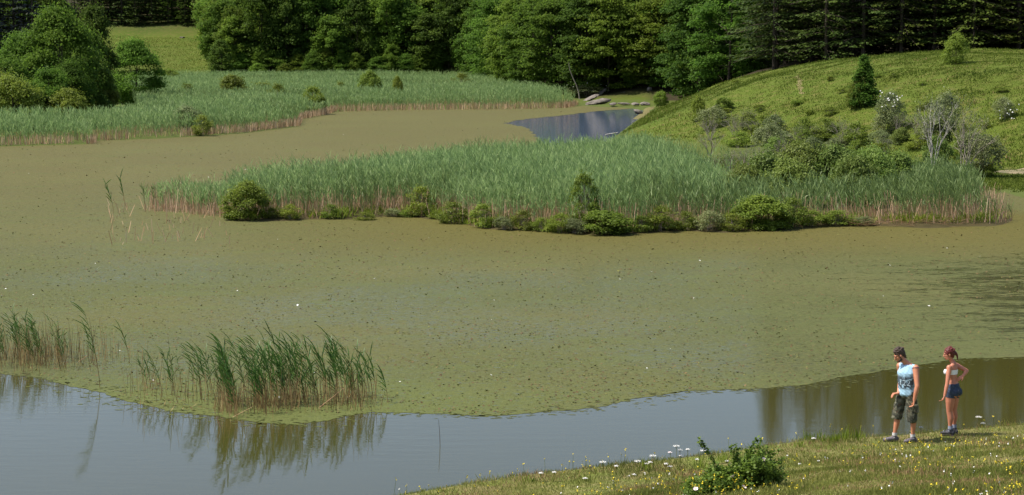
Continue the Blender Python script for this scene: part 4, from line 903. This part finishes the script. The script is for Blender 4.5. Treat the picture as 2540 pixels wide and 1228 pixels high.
# ---------------------------------------------------------------- people
def sph(bm, c, r, rot=None):
    r=(r,r,r) if np.isscalar(r) else r
    mat=Matrix.Translation(c) @ (rot.to_4x4() if rot is not None else Matrix.Identity(4)) @ Matrix.Diagonal((*r,1))
    bmesh.ops.create_icosphere(bm,subdivisions=2,radius=1,matrix=mat)
def chain(bm, pts, rot=None):
    """pts: [((x,y,z), r or (rx,ry,rz)), ...] swept with overlapping ellipsoids"""
    for (a,ra),(b,rb) in zip(pts[:-1],pts[1:]):
        a=np.array(a,float); b=np.array(b,float); ra=np.broadcast_to(ra,(3,)); rb=np.broadcast_to(rb,(3,)); L=np.linalg.norm(b-a)
        n=max(2,int(L/(min(ra.min(),rb.min())*.35))+1)
        for k in range(n+1):
            t=k/n; sph(bm,a+(b-a)*t,tuple(ra+(rb-ra)*t),rot)
def solid(bm,name,mats,parent,voxel=.007,smooth=6,cut=None,noise_amp=0):
    me_=bpy.data.meshes.new(name); bm.to_mesh(me_); bm.free(); o=bpy.data.objects.new(name+'_tmp',me_); COL.objects.link(o)
    md=o.modifiers.new('r','REMESH'); md.mode='VOXEL'; md.voxel_size=voxel; md.use_smooth_shade=True
    ms=o.modifiers.new('s','SMOOTH'); ms.iterations=smooth; ms.factor=.5
    dg=bpy.context.evaluated_depsgraph_get(); dg.update(); me2=bpy.data.meshes.new_from_object(o.evaluated_get(dg)); me2.name=name
    bpy.data.objects.remove(o)
    if cut or noise_amp:
        b2=bmesh.new(); b2.from_mesh(me2)
        for co,no in (cut or []): bmesh.ops.bisect_plane(b2,geom=b2.verts[:]+b2.edges[:]+b2.faces[:],plane_co=co,plane_no=no,clear_outer=True)
        if noise_amp:
            for v in b2.verts:
                c=v.co; v.co=c+v.normal*noise_amp*(math.sin(c.x*60+c.z*35)+math.sin(c.y*75-c.z*48+2)+math.sin(c.z*110+c.x*90))/2
        b2.to_mesh(me2); b2.free()
    me2.materials.clear()
    for m_ in mats: me2.materials.append(m_)
    me2.polygons.foreach_set('use_smooth',np.ones(len(me2.polygons),bool))
    return link(name,me2,parent)
def hand(bm, w, d, palm_n, r=.0085, curl=.5, thumb_side=1, s=1.):
    """w wrist, d pointing direction, palm_n palm normal (side fingers curl to)"""
    d=Vector(d).normalized(); pn=Vector(palm_n); pn=(pn-d*pn.dot(d)).normalized(); sd=d.cross(pn)*thumb_side; w=Vector(w)
    for k in range(6):
        t=k/5
        for q in (-1.5,-.5,.5,1.5): sph(bm,w+d*(.012+.072*t)*s+sd*q*(.012+.008*t)*s,.0145*s)
    for q,L in ((-1.5,.062),(-.5,.075),(.5,.08),(1.5,.07)):
        p=w+d*.085*s+sd*q*.0205*s; dd=d.copy(); r0=r*s*(1.1 if q>-1 else .95); pts=[(p[:],r0*1.1)]
        for seg in (.45,.32,.23):
            dd=(dd+pn*curl*.75).normalized(); p=p+dd*L*seg*s*1.1; pts.append((p[:],r0)); r0*=.92
        chain(bm,pts)
    p=w+d*.025*s+sd*.026*s; pts=[(p[:],.014*s)]; dd=(d*.8+sd*.8+pn*.2).normalized()
    for L in (.035,.028,.022): p=p+dd*L*s; pts.append((p[:],.0105*s)); dd=(dd+d*.4+pn*.35*curl-sd*.25).normalized()
    chain(bm,pts)
def head(bm, c, yaw, pitch, s=1.):
    """head centre c, facing yaw (world angle); pitch>0 looks down"""
    f=Vector((math.cos(yaw)*math.cos(pitch),math.sin(yaw)*math.cos(pitch),-math.sin(pitch))); l=Vector((-math.sin(yaw),math.cos(yaw),0)); u=f.cross(l)
    Mx=Matrix((f,l,u)).transposed(); c=Vector(c); P=lambda a,b,d_: c+f*a*s+l*b*s+u*d_*s
    sph(bm,P(-.012,0,.028),(.096*s,.076*s,.088*s),Mx)           # skull
    sph(bm,P(.030,0,-.030),(.058*s,.060*s,.082*s),Mx)           # face
    sph(bm,P(.050,0,-.092),(.030*s,.032*s,.024*s),Mx)           # chin
    for q in (-1,1):
        sph(bm,P(.020,q*.038,-.075),(.045*s,.018*s,.026*s),Mx)   # jaw
        sph(bm,P(.062,q*.032,-.022),(.022*s,.020*s,.018*s),Mx)   # cheek
        sph(bm,P(-.008,q*.078,-.012),(.020*s,.009*s,.032*s),Mx)  # ear
        sph(bm,P(.078,q*.028,.020),(.014*s,.024*s,.010*s),Mx)    # brow
    for k in range(5): sph(bm,P(.084+.022*k/4,0,.006-.044*k/4),(.010*s,(.007+.008*k/4)*s,.010*s),Mx)  # nose
    sph(bm,P(.080,0,-.062),(.012*s,.022*s,.007*s),Mx); sph(bm,P(.078,0,-.074),(.011*s,.019*s,.007*s),Mx)
    return P,Mx
def small_sph(name,c,r,mat,parent,Mx=None):
    bm=bmesh.new(); sph(bm,c,r,Mx); me_=bpy.data.meshes.new(name); bm.to_mesh(me_); bm.free(); me_.materials.append(mat); me_.polygons.foreach_set('use_smooth',np.ones(len(me_.polygons),bool)); return link(name,me_,parent)
def skinmat(name,c1,c2):
    m,nt,b,out=nodes(name); tc=nt.nodes.new('ShaderNodeTexCoord').outputs['Object']; setc(nt,b,ramp(nt,noise(nt,7,4,tc),[(.3,c1),(.7,c2)])); b.inputs['Roughness'].default_value=.5
    b.inputs['Subsurface Weight'].default_value=.1; b.inputs['Subsurface Radius'].default_value=(.02,.008,.004); return m
SK1=skinmat('tanned_skin',(.50,.21,.12),(.42,.16,.085)); SK2=skinmat('sunburnt_skin',(.50,.20,.125),(.42,.155,.09))
DK=plain('dark_hair',(.030,.018,.013),.65,(.060,.036,.026),40,.004,.4); RH=plain('red_hair',(.13,.016,.013),.5,(.055,.009,.008),40,.004,.4)
WHT=plain('white_knit',(.82,.82,.84),.8,(.74,.74,.78),30); EYE=plain('eye_dark',(.02,.015,.012),.2,None,10); LIP=plain('lips',(.36,.12,.09),.5,None,10)
DEN=plain('blue_denim',(.028,.042,.075),.85,(.05,.068,.105),30,.002,.2); BOOT=plain('boot_black',(.012,.012,.018),.6,(.05,.05,.06),25,.002); SHOE=plain('shoe_grey',(.07,.06,.075),.7,(.16,.14,.16),30,.002)
SOCK=plain('sock_grey',(.22,.25,.34),.9,(.30,.32,.40),60,.002); SOCKW=plain('sock_white',(.62,.60,.60),.9,None,60,.002); SOLE=plain('rubber_sole',(.05,.045,.045),.8,None,20); TRIM=plain('navy_trim',(.03,.05,.14),.8,None,30)
INK=plain('print_ink',(.42,.52,.60),.85,(.30,.38,.45),30)
# camouflage
m,nt,b,out=nodes('camouflage'); tc=nt.nodes.new('ShaderNodeTexCoord').outputs['Object']
c=mixc(nt,maprange(nt,noise(nt,14,2,tc),.50,.53),(.070,.070,.045),(.032,.033,.022)); c=mixc(nt,maprange(nt,noise(nt,19,2,tc,.5,(1,1.2,.8)),.58,.60),c,(.13,.125,.085)); c=mixc(nt,maprange(nt,noise(nt,11,3,tc),.62,.64),c,(.07,.05,.03)); setc(nt,b,c); b.inputs['Roughness'].default_value=.9; CAMO=m
# shirt with worn dark print
def shirtmat(f,cz):
    m,nt,b,out=nodes('blue_shirt'); tc=nt.nodes.new('ShaderNodeTexCoord').outputs['Object']; s=sepxyz(nt,tc)
    dt=nt.nodes.new('ShaderNodeVectorMath'); dt.operation='DOT_PRODUCT'; nt.links.new(tc,dt.inputs[0]); dt.inputs[1].default_value=(f[0],f[1],0)
    msk=mth(nt,'MULTIPLY',maprange(nt,s[2],cz-.155,cz-.10),maprange(nt,s[2],cz+.15,cz+.08)); msk=mth(nt,'MULTIPLY',msk,maprange(nt,dt.outputs['Value'],-.03,.01))
    msk=mth(nt,'MULTIPLY',msk,maprange(nt,noise(nt,16,4,tc,.6),.36,.46))
    c=mixc(nt,msk,mixc(nt,noise(nt,9,3,tc),(.25,.42,.56),(.34,.52,.66)),(.045,.065,.085)); setc(nt,b,c); b.inputs['Roughness'].default_value=.9
    bp=nt.nodes.new('ShaderNodeBump'); bp.inputs['Distance'].default_value=.012; nt.links.new(noise(nt,9,2,tc,.5,(1.5,1.5,.6)),bp.inputs['Height']); nt.links.new(bp.outputs[0],b.inputs['Normal']); return m
def shoe(name,ank,d,parent,upper,hgt_=.10,s=1.,sock=None,sockm=None):
    d=Vector((d[0],d[1],0)).normalized(); a=Vector(ank); base=Vector((a.x,a.y,0)); Mx=Matrix((d,Vector((-d.y,d.x,0)),Vector((0,0,1)))).transposed()
    bm=bmesh.new()
    chain(bm,[((base-d*.045+Vector((0,0,.05)))[:],(.042*s,.038*s,.045)),((base+d*.05+Vector((0,0,.048)))[:],(.045*s,.042*s,.042)),((base+d*.155*s+Vector((0,0,.038)))[:],(.045*s,.046*s,.030))],Mx)
    chain(bm,[((base-d*.02+Vector((0,0,.06)))[:],.044),((a.x,a.y,hgt_),.046)])
    o=solid(bm,'shoe',[upper],parent,.006,5,[((0,0,hgt_+.02),(0,0,1))])
    bm=bmesh.new(); chain(bm,[((base-d*.052+Vector((0,0,.012)))[:],(.040*s,.042*s,.014)),((base+d*.05+Vector((0,0,.012)))[:],(.045*s,.046*s,.014)),((base+d*.16*s+Vector((0,0,.014)))[:],(.046*s,.050*s,.013))],Mx)
    so=solid(bm,'sole',[SOLE],o,.006,2)
    if sock:
        bm=bmesh.new(); chain(bm,[((a.x,a.y,hgt_-.02),.044),((a.x+sock[0],a.y+sock[1],sock[2]),.047)]); solid(bm,'sock',[sockm],parent,.006,2,[((0,0,sock[2]),(0,0,1))])
def frame(yaw): f=Vector((math.cos(yaw),math.sin(yaw),0)); l=Vector((-math.sin(yaw),math.cos(yaw),0)); return f,l,Matrix((f,l,Vector((0,0,1)))).transposed()

def build_man():
    g=G(2240,1102); T=empty('person',(g[0],g[1],g[2]+.01)); tag(T,'man in light blue sleeveless printed shirt and camouflage shorts stepping left, looking down','person')
    f,l,Mx=frame(R(180+40)); V=lambda c,a,b,z: (c[0]+f.x*a+l.x*b, c[1]+f.y*a+l.y*b, z)
    C=(.055,0)
    hipL=V(C,0,.09,.90); hipR=V(C,0,-.09,.90)
    kneeL=(.135,-.10,.50); ankL=(.165,-.06,.10); kneeR=(-.115,.06,.50); ankR=(-.155,.04,.10)
    shL=V(C,-.01,.175,1.385); elL=(.185,-.26,1.07); wrL=(.135,-.27,.825)
    shR=V(C,.0,-.175,1.385); elR=(-.03,.20,1.09); wrR=(-.105,-.02,.905)
    bm=bmesh.new()
    torso=[(V(C,0,0,.90),(.115,.155,.10)),(V(C,0,0,1.02),(.110,.148,.10)),(V(C,.01,0,1.15),(.112,.155,.10)),(V(C,.015,0,1.28),(.122,.172,.10)),(V(C,-.005,0,1.38),(.095,.15,.07)),(V(C,-.02,0,1.43),(.06,.085,.05))]
    chain(bm,torso,Mx)
    hc=(-.105,-.01,1.605)
    chain(bm,[(V(C,-.02,0,1.42),.062),((-.015,-.005,1.50),.056),((-.070,-.008,1.57),.052)])
    P,Hx=head(bm,hc,R(186),.42,1.02)
    for h,k,a in ((hipL,kneeL,ankL),(hipR,kneeR,ankR)):
        k=np.array(k); h=np.array(h); a=np.array(a)
        chain(bm,[(h,.092),(h*.5+k*.5,.078),(k,.055),(k*.65+a*.35+np.array([.018,0,0]),.056),(k*.25+a*.75+np.array([.005,0,0]),.038),(a,.036),(a-np.array([0,0,.05]),.036)])
    for s_,e,w in ((shL,elL,wrL),(shR,elR,wrR)):
        s_=np.array(s_);e=np.array(e);w=np.array(w); chain(bm,[(s_,.068),(s_*.6+e*.4,.057),(e,.045),(e*.7+w*.3,.046),(w,.031)])
    hand(bm,wrL,(-.10,0,-1),(-1,.2,0),curl=1.25,thumb_side=1,s=1.08)
    hand(bm,wrR,(-.95,-.15,-.1),(0,.0,-1),curl=1.2,thumb_side=-1,s=1.08)
    solid(bm,'body',[SK1],T,.0065,3)
    # shirt
    bm=bmesh.new(); sh=[(V(C,.0,0,.90),(.152,.192,.08)),(V(C,0,0,1.02),(.146,.184,.08)),(V(C,.01,0,1.15),(.146,.186,.08)),(V(C,.015,0,1.28),(.148,.196,.09)),(V(C,-.005,0,1.385),(.108,.165,.065)),(V(C,-.02,0,1.415),(.080,.11,.048))]
    chain(bm,sh,Mx); 
    for q in (shL,shR): sph(bm,(q[0]*.85+C[0]*.15,q[1]*.85,q[2]+.006),(.062,.062,.064))
    S=solid(bm,'shirt',[shirtmat((f.x,f.y),1.12)],T,.008,6,[((0,0,.845),(0,0,-1)),((-.03,0,1.475),(-.45,0,1))],.0035)
    # armhole trim
    mb_=MB(); ax=norm(np.array(elL)-np.array(shL)); c0=np.array(shL)+ax*.004; u=norm(np.cross(ax,[0,1,0.2])); w_=np.cross(ax,u); aa=np.linspace(0,2*math.pi,25); tube(mb_,[c0+(u*math.cos(q)+w_*math.sin(q))*.0695 for q in aa],.004,6)
    link('armhole_trim',mb_.build('armhole_trim',[TRIM],True),S)
    # numerals printed on the chest
    cu=bpy.data.curves.new('numerals','FONT'); cu.body='122'; cu.size=.155; cu.align_x='CENTER'; cu.align_y='CENTER'; cu.resolution_u=4
    to=bpy.data.objects.new('num_tmp',cu); COL.objects.link(to); dg=bpy.context.evaluated_depsgraph_get(); dg.update(); tm=bpy.data.meshes.new_from_object(to.evaluated_get(dg)); bpy.data.objects.remove(to)
    b2=bmesh.new(); b2.from_mesh(tm); bmesh.ops.triangulate(b2,faces=b2.faces[:]); bmesh.ops.subdivide_edges(b2,edges=[e for e in b2.edges if e.calc_length()>.02],cuts=3)
    bvh=BVHTree.FromPolygons([v.co[:] for v in S.data.vertices],[p_.vertices[:] for p_ in S.data.polygons])
    vf=Vector((-.42,-.90,0)).normalized(); vl=Vector((-vf.y,vf.x,0))
    for v in b2.verts:
        o_=Vector((C[0]-.02,0,1.11))+vl*v.co.x*1.0+Vector((0,0,v.co.y))+vf*1.0
        hit=bvh.ray_cast(o_,-vf)
        v.co=(hit[0]+vf*.004) if hit[0] else (o_-vf*.86)
    b2.to_mesh(tm); b2.free(); tm.materials.clear(); tm.materials.append(INK); link('printed_numerals',tm,S)
    # shorts
    bm=bmesh.new(); chain(bm,[(V(C,0,0,.97),(.125,.160,.05)),(V(C,0,0,.88),(.135,.175,.10))],Mx)
    for h,k in ((hipL,kneeL),(hipR,kneeR)):
        h=np.array(h);k=np.array(k); chain(bm,[(h,.108),(h*.5+k*.5,.106),(k-np.array([0,0,.06]),.100)])
    sho=solid(bm,'shorts',[CAMO],T,.008,5,[((0,0,.395),(-.18,0,-1))],.005)
    bm=bmesh.new(); kk=(np.array(hipL)+np.array(kneeL))/2; chain(bm,[((kk[0]+.06,kk[1]-.085,kk[2]-.02),(.055,.03,.05)),((kk[0]+.065,kk[1]-.085,kk[2]-.11),(.055,.03,.05))]); solid(bm,'cargo_pocket',[CAMO],sho,.007,3)
    shoe('shoe',ankL,(-.85,-.5),T,SHOE,.10,1.05,(-.005,0,.155),SOCKW); shoe('shoe',ankR,(-1,-.12),T,SHOE,.10,1.08,(.005,0,.165),SOCKW)
    # hair
    bm=bmesh.new()
    sph(bm,P(-.080,0,-.045),(.034,.056,.055),Hx); sph(bm,P(-.022,0,.045),(.103,.086,.088),Hx); sph(bm,P(-.070,0,-.005),(.050,.070,.070),Hx); sph(bm,P(.030,0,.090),(.046,.056,.030),Hx); sph(bm,P(-.035,0,.110),(.055,.045,.034),Hx)
    for q in (-1,1): sph(bm,P(.010,q*.068,-.005),(.018,.014,.060),Hx)
    rr_=random.Random(4)
    for _ in range(46):
        a_=rr_.uniform(0,6.28); e_=rr_.uniform(.25,1.4); sph(bm,P(-.02+.095*math.cos(a_)*math.cos(e_),.078*math.sin(a_)*math.cos(e_),.055+.085*math.sin(e_)),(rr_.uniform(.012,.022),)*3,Hx)
    solid(bm,'hair',[DK],T,.006,2,None,.005)
    bm=bmesh.new(); 
    for q in (-1,1): sph(bm,P(.022,q*.045,-.078),(.044,.019,.026),Hx)
    sph(bm,P(.052,0,-.100),(.032,.034,.024),Hx); sph(bm,P(.078,0,-.052),(.014,.026,.006),Hx); solid(bm,'beard',[DK],T,.005,2)
    for q in (-1,1): small_sph('eye',P(.080,q*.030,.002),(.010,.012,.007),EYE,T,Hx); small_sph('eyebrow',P(.090,q*.030,.022),(.006,.020,.004),DK,T,Hx)
    small_sph('lips',P(.089,0,-.067),(.006,.018,.005),LIP,T,Hx)
build_man()

def build_woman():
    g=G(2356,1088); T=empty('person',(g[0],g[1],g[2]+.01)); tag(T,'red haired woman in white bandeau top and denim shorts, hand on hip','person')
    f,l,Mx=frame(R(180-38)); V=lambda c,a,b,z: (c[0]+f.x*a+l.x*b, c[1]+f.y*a+l.y*b, z)
    C=(.025,0)
    hipL=V(C,-.01,.085,.83); hipR=V(C,-.01,-.085,.83)
    kneeL=(-.03,-.06,.455); ankL=(-.01,-.07,.12); kneeR=(.075,.07,.46); ankR=(.095,.08,.12)
    shL=V(C,0,.150,1.285); elL=(-.115,-.20,1.00); wrL=(-.165,-.24,.785)
    shR=V(C,0,-.150,1.285); elR=(.300,.06,1.195); wrR=(.215,-.03,1.115)
    bm=bmesh.new()
    chain(bm,[(V(C,-.02,0,.83),(.115,.160,.09)),(V(C,-.015,0,.93),(.098,.150,.08)),(V(C,.0,0,1.04),(.080,.115,.07)),(V(C,.01,0,1.14),(.088,.125,.07)),(V(C,.0,0,1.24),(.085,.135,.07)),(V(C,-.015,0,1.31),(.055,.115,.045)),(V(C,-.02,0,1.345),(.045,.06,.04))],Mx)
    for q in (-1,1): sph(bm,V(C,.080,q*.062,1.185),(.058,.058,.058),Mx); sph(bm,V(C,-.075,q*.065,.80),(.085,.085,.095),Mx)
    hc=(-.06,-.01,1.525)
    chain(bm,[(V(C,-.02,0,1.33),.050),((.0,0,1.40),.044),((-.035,-.005,1.47),.044)])
    P,Hx=head(bm,hc,R(176),.16,.96)
    for h,k,a in ((hipL,kneeL,ankL),(hipR,kneeR,ankR)):
        k=np.array(k); h=np.array(h); a=np.array(a)
        chain(bm,[(h,.098),(h*.5+k*.5,.086),(k,.060),(k*.62+a*.38+np.array([.015,0,0]),.060),(k*.25+a*.75,.037),(a,.034),(a-np.array([0,0,.06]),.034)])
    for s_,e,w in ((shL,elL,wrL),(shR,elR,wrR)):
        s_=np.array(s_);e=np.array(e);w=np.array(w); chain(bm,[(s_,.052),(s_*.6+e*.4,.045),(e,.037),(e*.7+w*.3,.038),(w,.026)])
    hand(bm,wrL,(-.35,-.1,-.9),(-.8,.3,.2),r=.0075,curl=1.0,thumb_side=1,s=.95)
    hand(bm,wrR,(-.8,-.25,-.45),(.1,.5,-.3),r=.0075,curl=.55,thumb_side=1,s=.88)
    solid(bm,'body',[SK2],T,.0065,3)
    bm=bmesh.new(); chain(bm,[(V(C,.01,0,1.14),(.094,.131,.07)),(V(C,.0,0,1.24),(.091,.141,.07))],Mx)
    for q in (-1,1): sph(bm,V(C,.086,q*.062,1.185),(.064,.064,.064),Mx)
    top=solid(bm,'bandeau_top',[WHT],T,.006,3,[((0,0,1.145),(0,0,-1)),((0,0,1.235),(0,0,1))])
    bm=bmesh.new(); chain(bm,[(V(C,-.02,0,.83),(.127,.172,.07)),(V(C,-.015,0,.93),(.110,.162,.08))],Mx)
    for q in (-1,1): sph(bm,V(C,-.078,q*.065,.81),(.092,.092,.098),Mx)
    for h,k in ((hipL,kneeL),(hipR,kneeR)):
        h=np.array(h);k=np.array(k); chain(bm,[(h,.104),(h*.7+k*.3,.096)])
    sh_=solid(bm,'denim_shorts',[DEN],T,.007,4,[((0,0,.715),(-.15,0,-1)),((0,0,.975),(0,0,1))],.002)
    bm=bmesh.new(); c_=V(C,-.165,.07,.84); sph(bm,c_,(.012,.045,.05),Mx); solid(bm,'pocket',[DEN],sh_,.006,1)
    shoe('boot',ankL,(-.9,.5),T,BOOT,.115,.95,(-.0,0,.185),SOCK); shoe('boot',ankR,(-.7,.7),T,BOOT,.115,.95,(0,0,.185),SOCK)
    bm=bmesh.new()
    sph(bm,P(-.075,0,-.045),(.034,.052,.050),Hx); sph(bm,P(-.022,0,.045),(.100,.086,.085),Hx); sph(bm,P(-.060,0,.0),(.060,.078,.078),Hx); sph(bm,P(.016,0,.082),(.050,.058,.034),Hx); sph(bm,P(-.03,0,.115),(.05,.045,.028),Hx)
    sph(bm,P(-.118,0,-.005),(.038,.036,.040),Hx)
    for q in (-1,1): sph(bm,P(.010,q*.066,.020),(.040,.018,.045),Hx)
    rr_=random.Random(5)
    for _ in range(50):
        a_=rr_.uniform(0,6.28); e_=rr_.uniform(-.1,1.4); sph(bm,P(-.03+.095*math.cos(a_)*math.cos(e_) if math.cos(a_)<.4 else -.03,.080*math.sin(a_)*math.cos(e_),.045+.085*math.sin(e_)),(rr_.uniform(.012,.024),)*3,Hx)
    hr=solid(bm,'hair',[RH],T,.006,2,None,.005)
    bm=bmesh.new(); a=P(-.135,0,-.01); chain(bm,[(a[:],.024),((a.x+.025,a.y,a.z-.04),.022),((a.x+.035,a.y,a.z-.10),.012),((a.x+.048,a.y,a.z-.135),.005)]); solid(bm,'ponytail',[RH],hr,.005,2,None,.003)
    for q in (-1,1): small_sph('eye',P(.078,q*.030,.002),(.010,.012,.007),EYE,T,Hx); small_sph('eyebrow',P(.086,q*.029,.021),(.005,.018,.003),RH,T,Hx)
    small_sph('lips',P(.086,0,-.067),(.006,.017,.006),LIP,T,Hx)
build_woman()
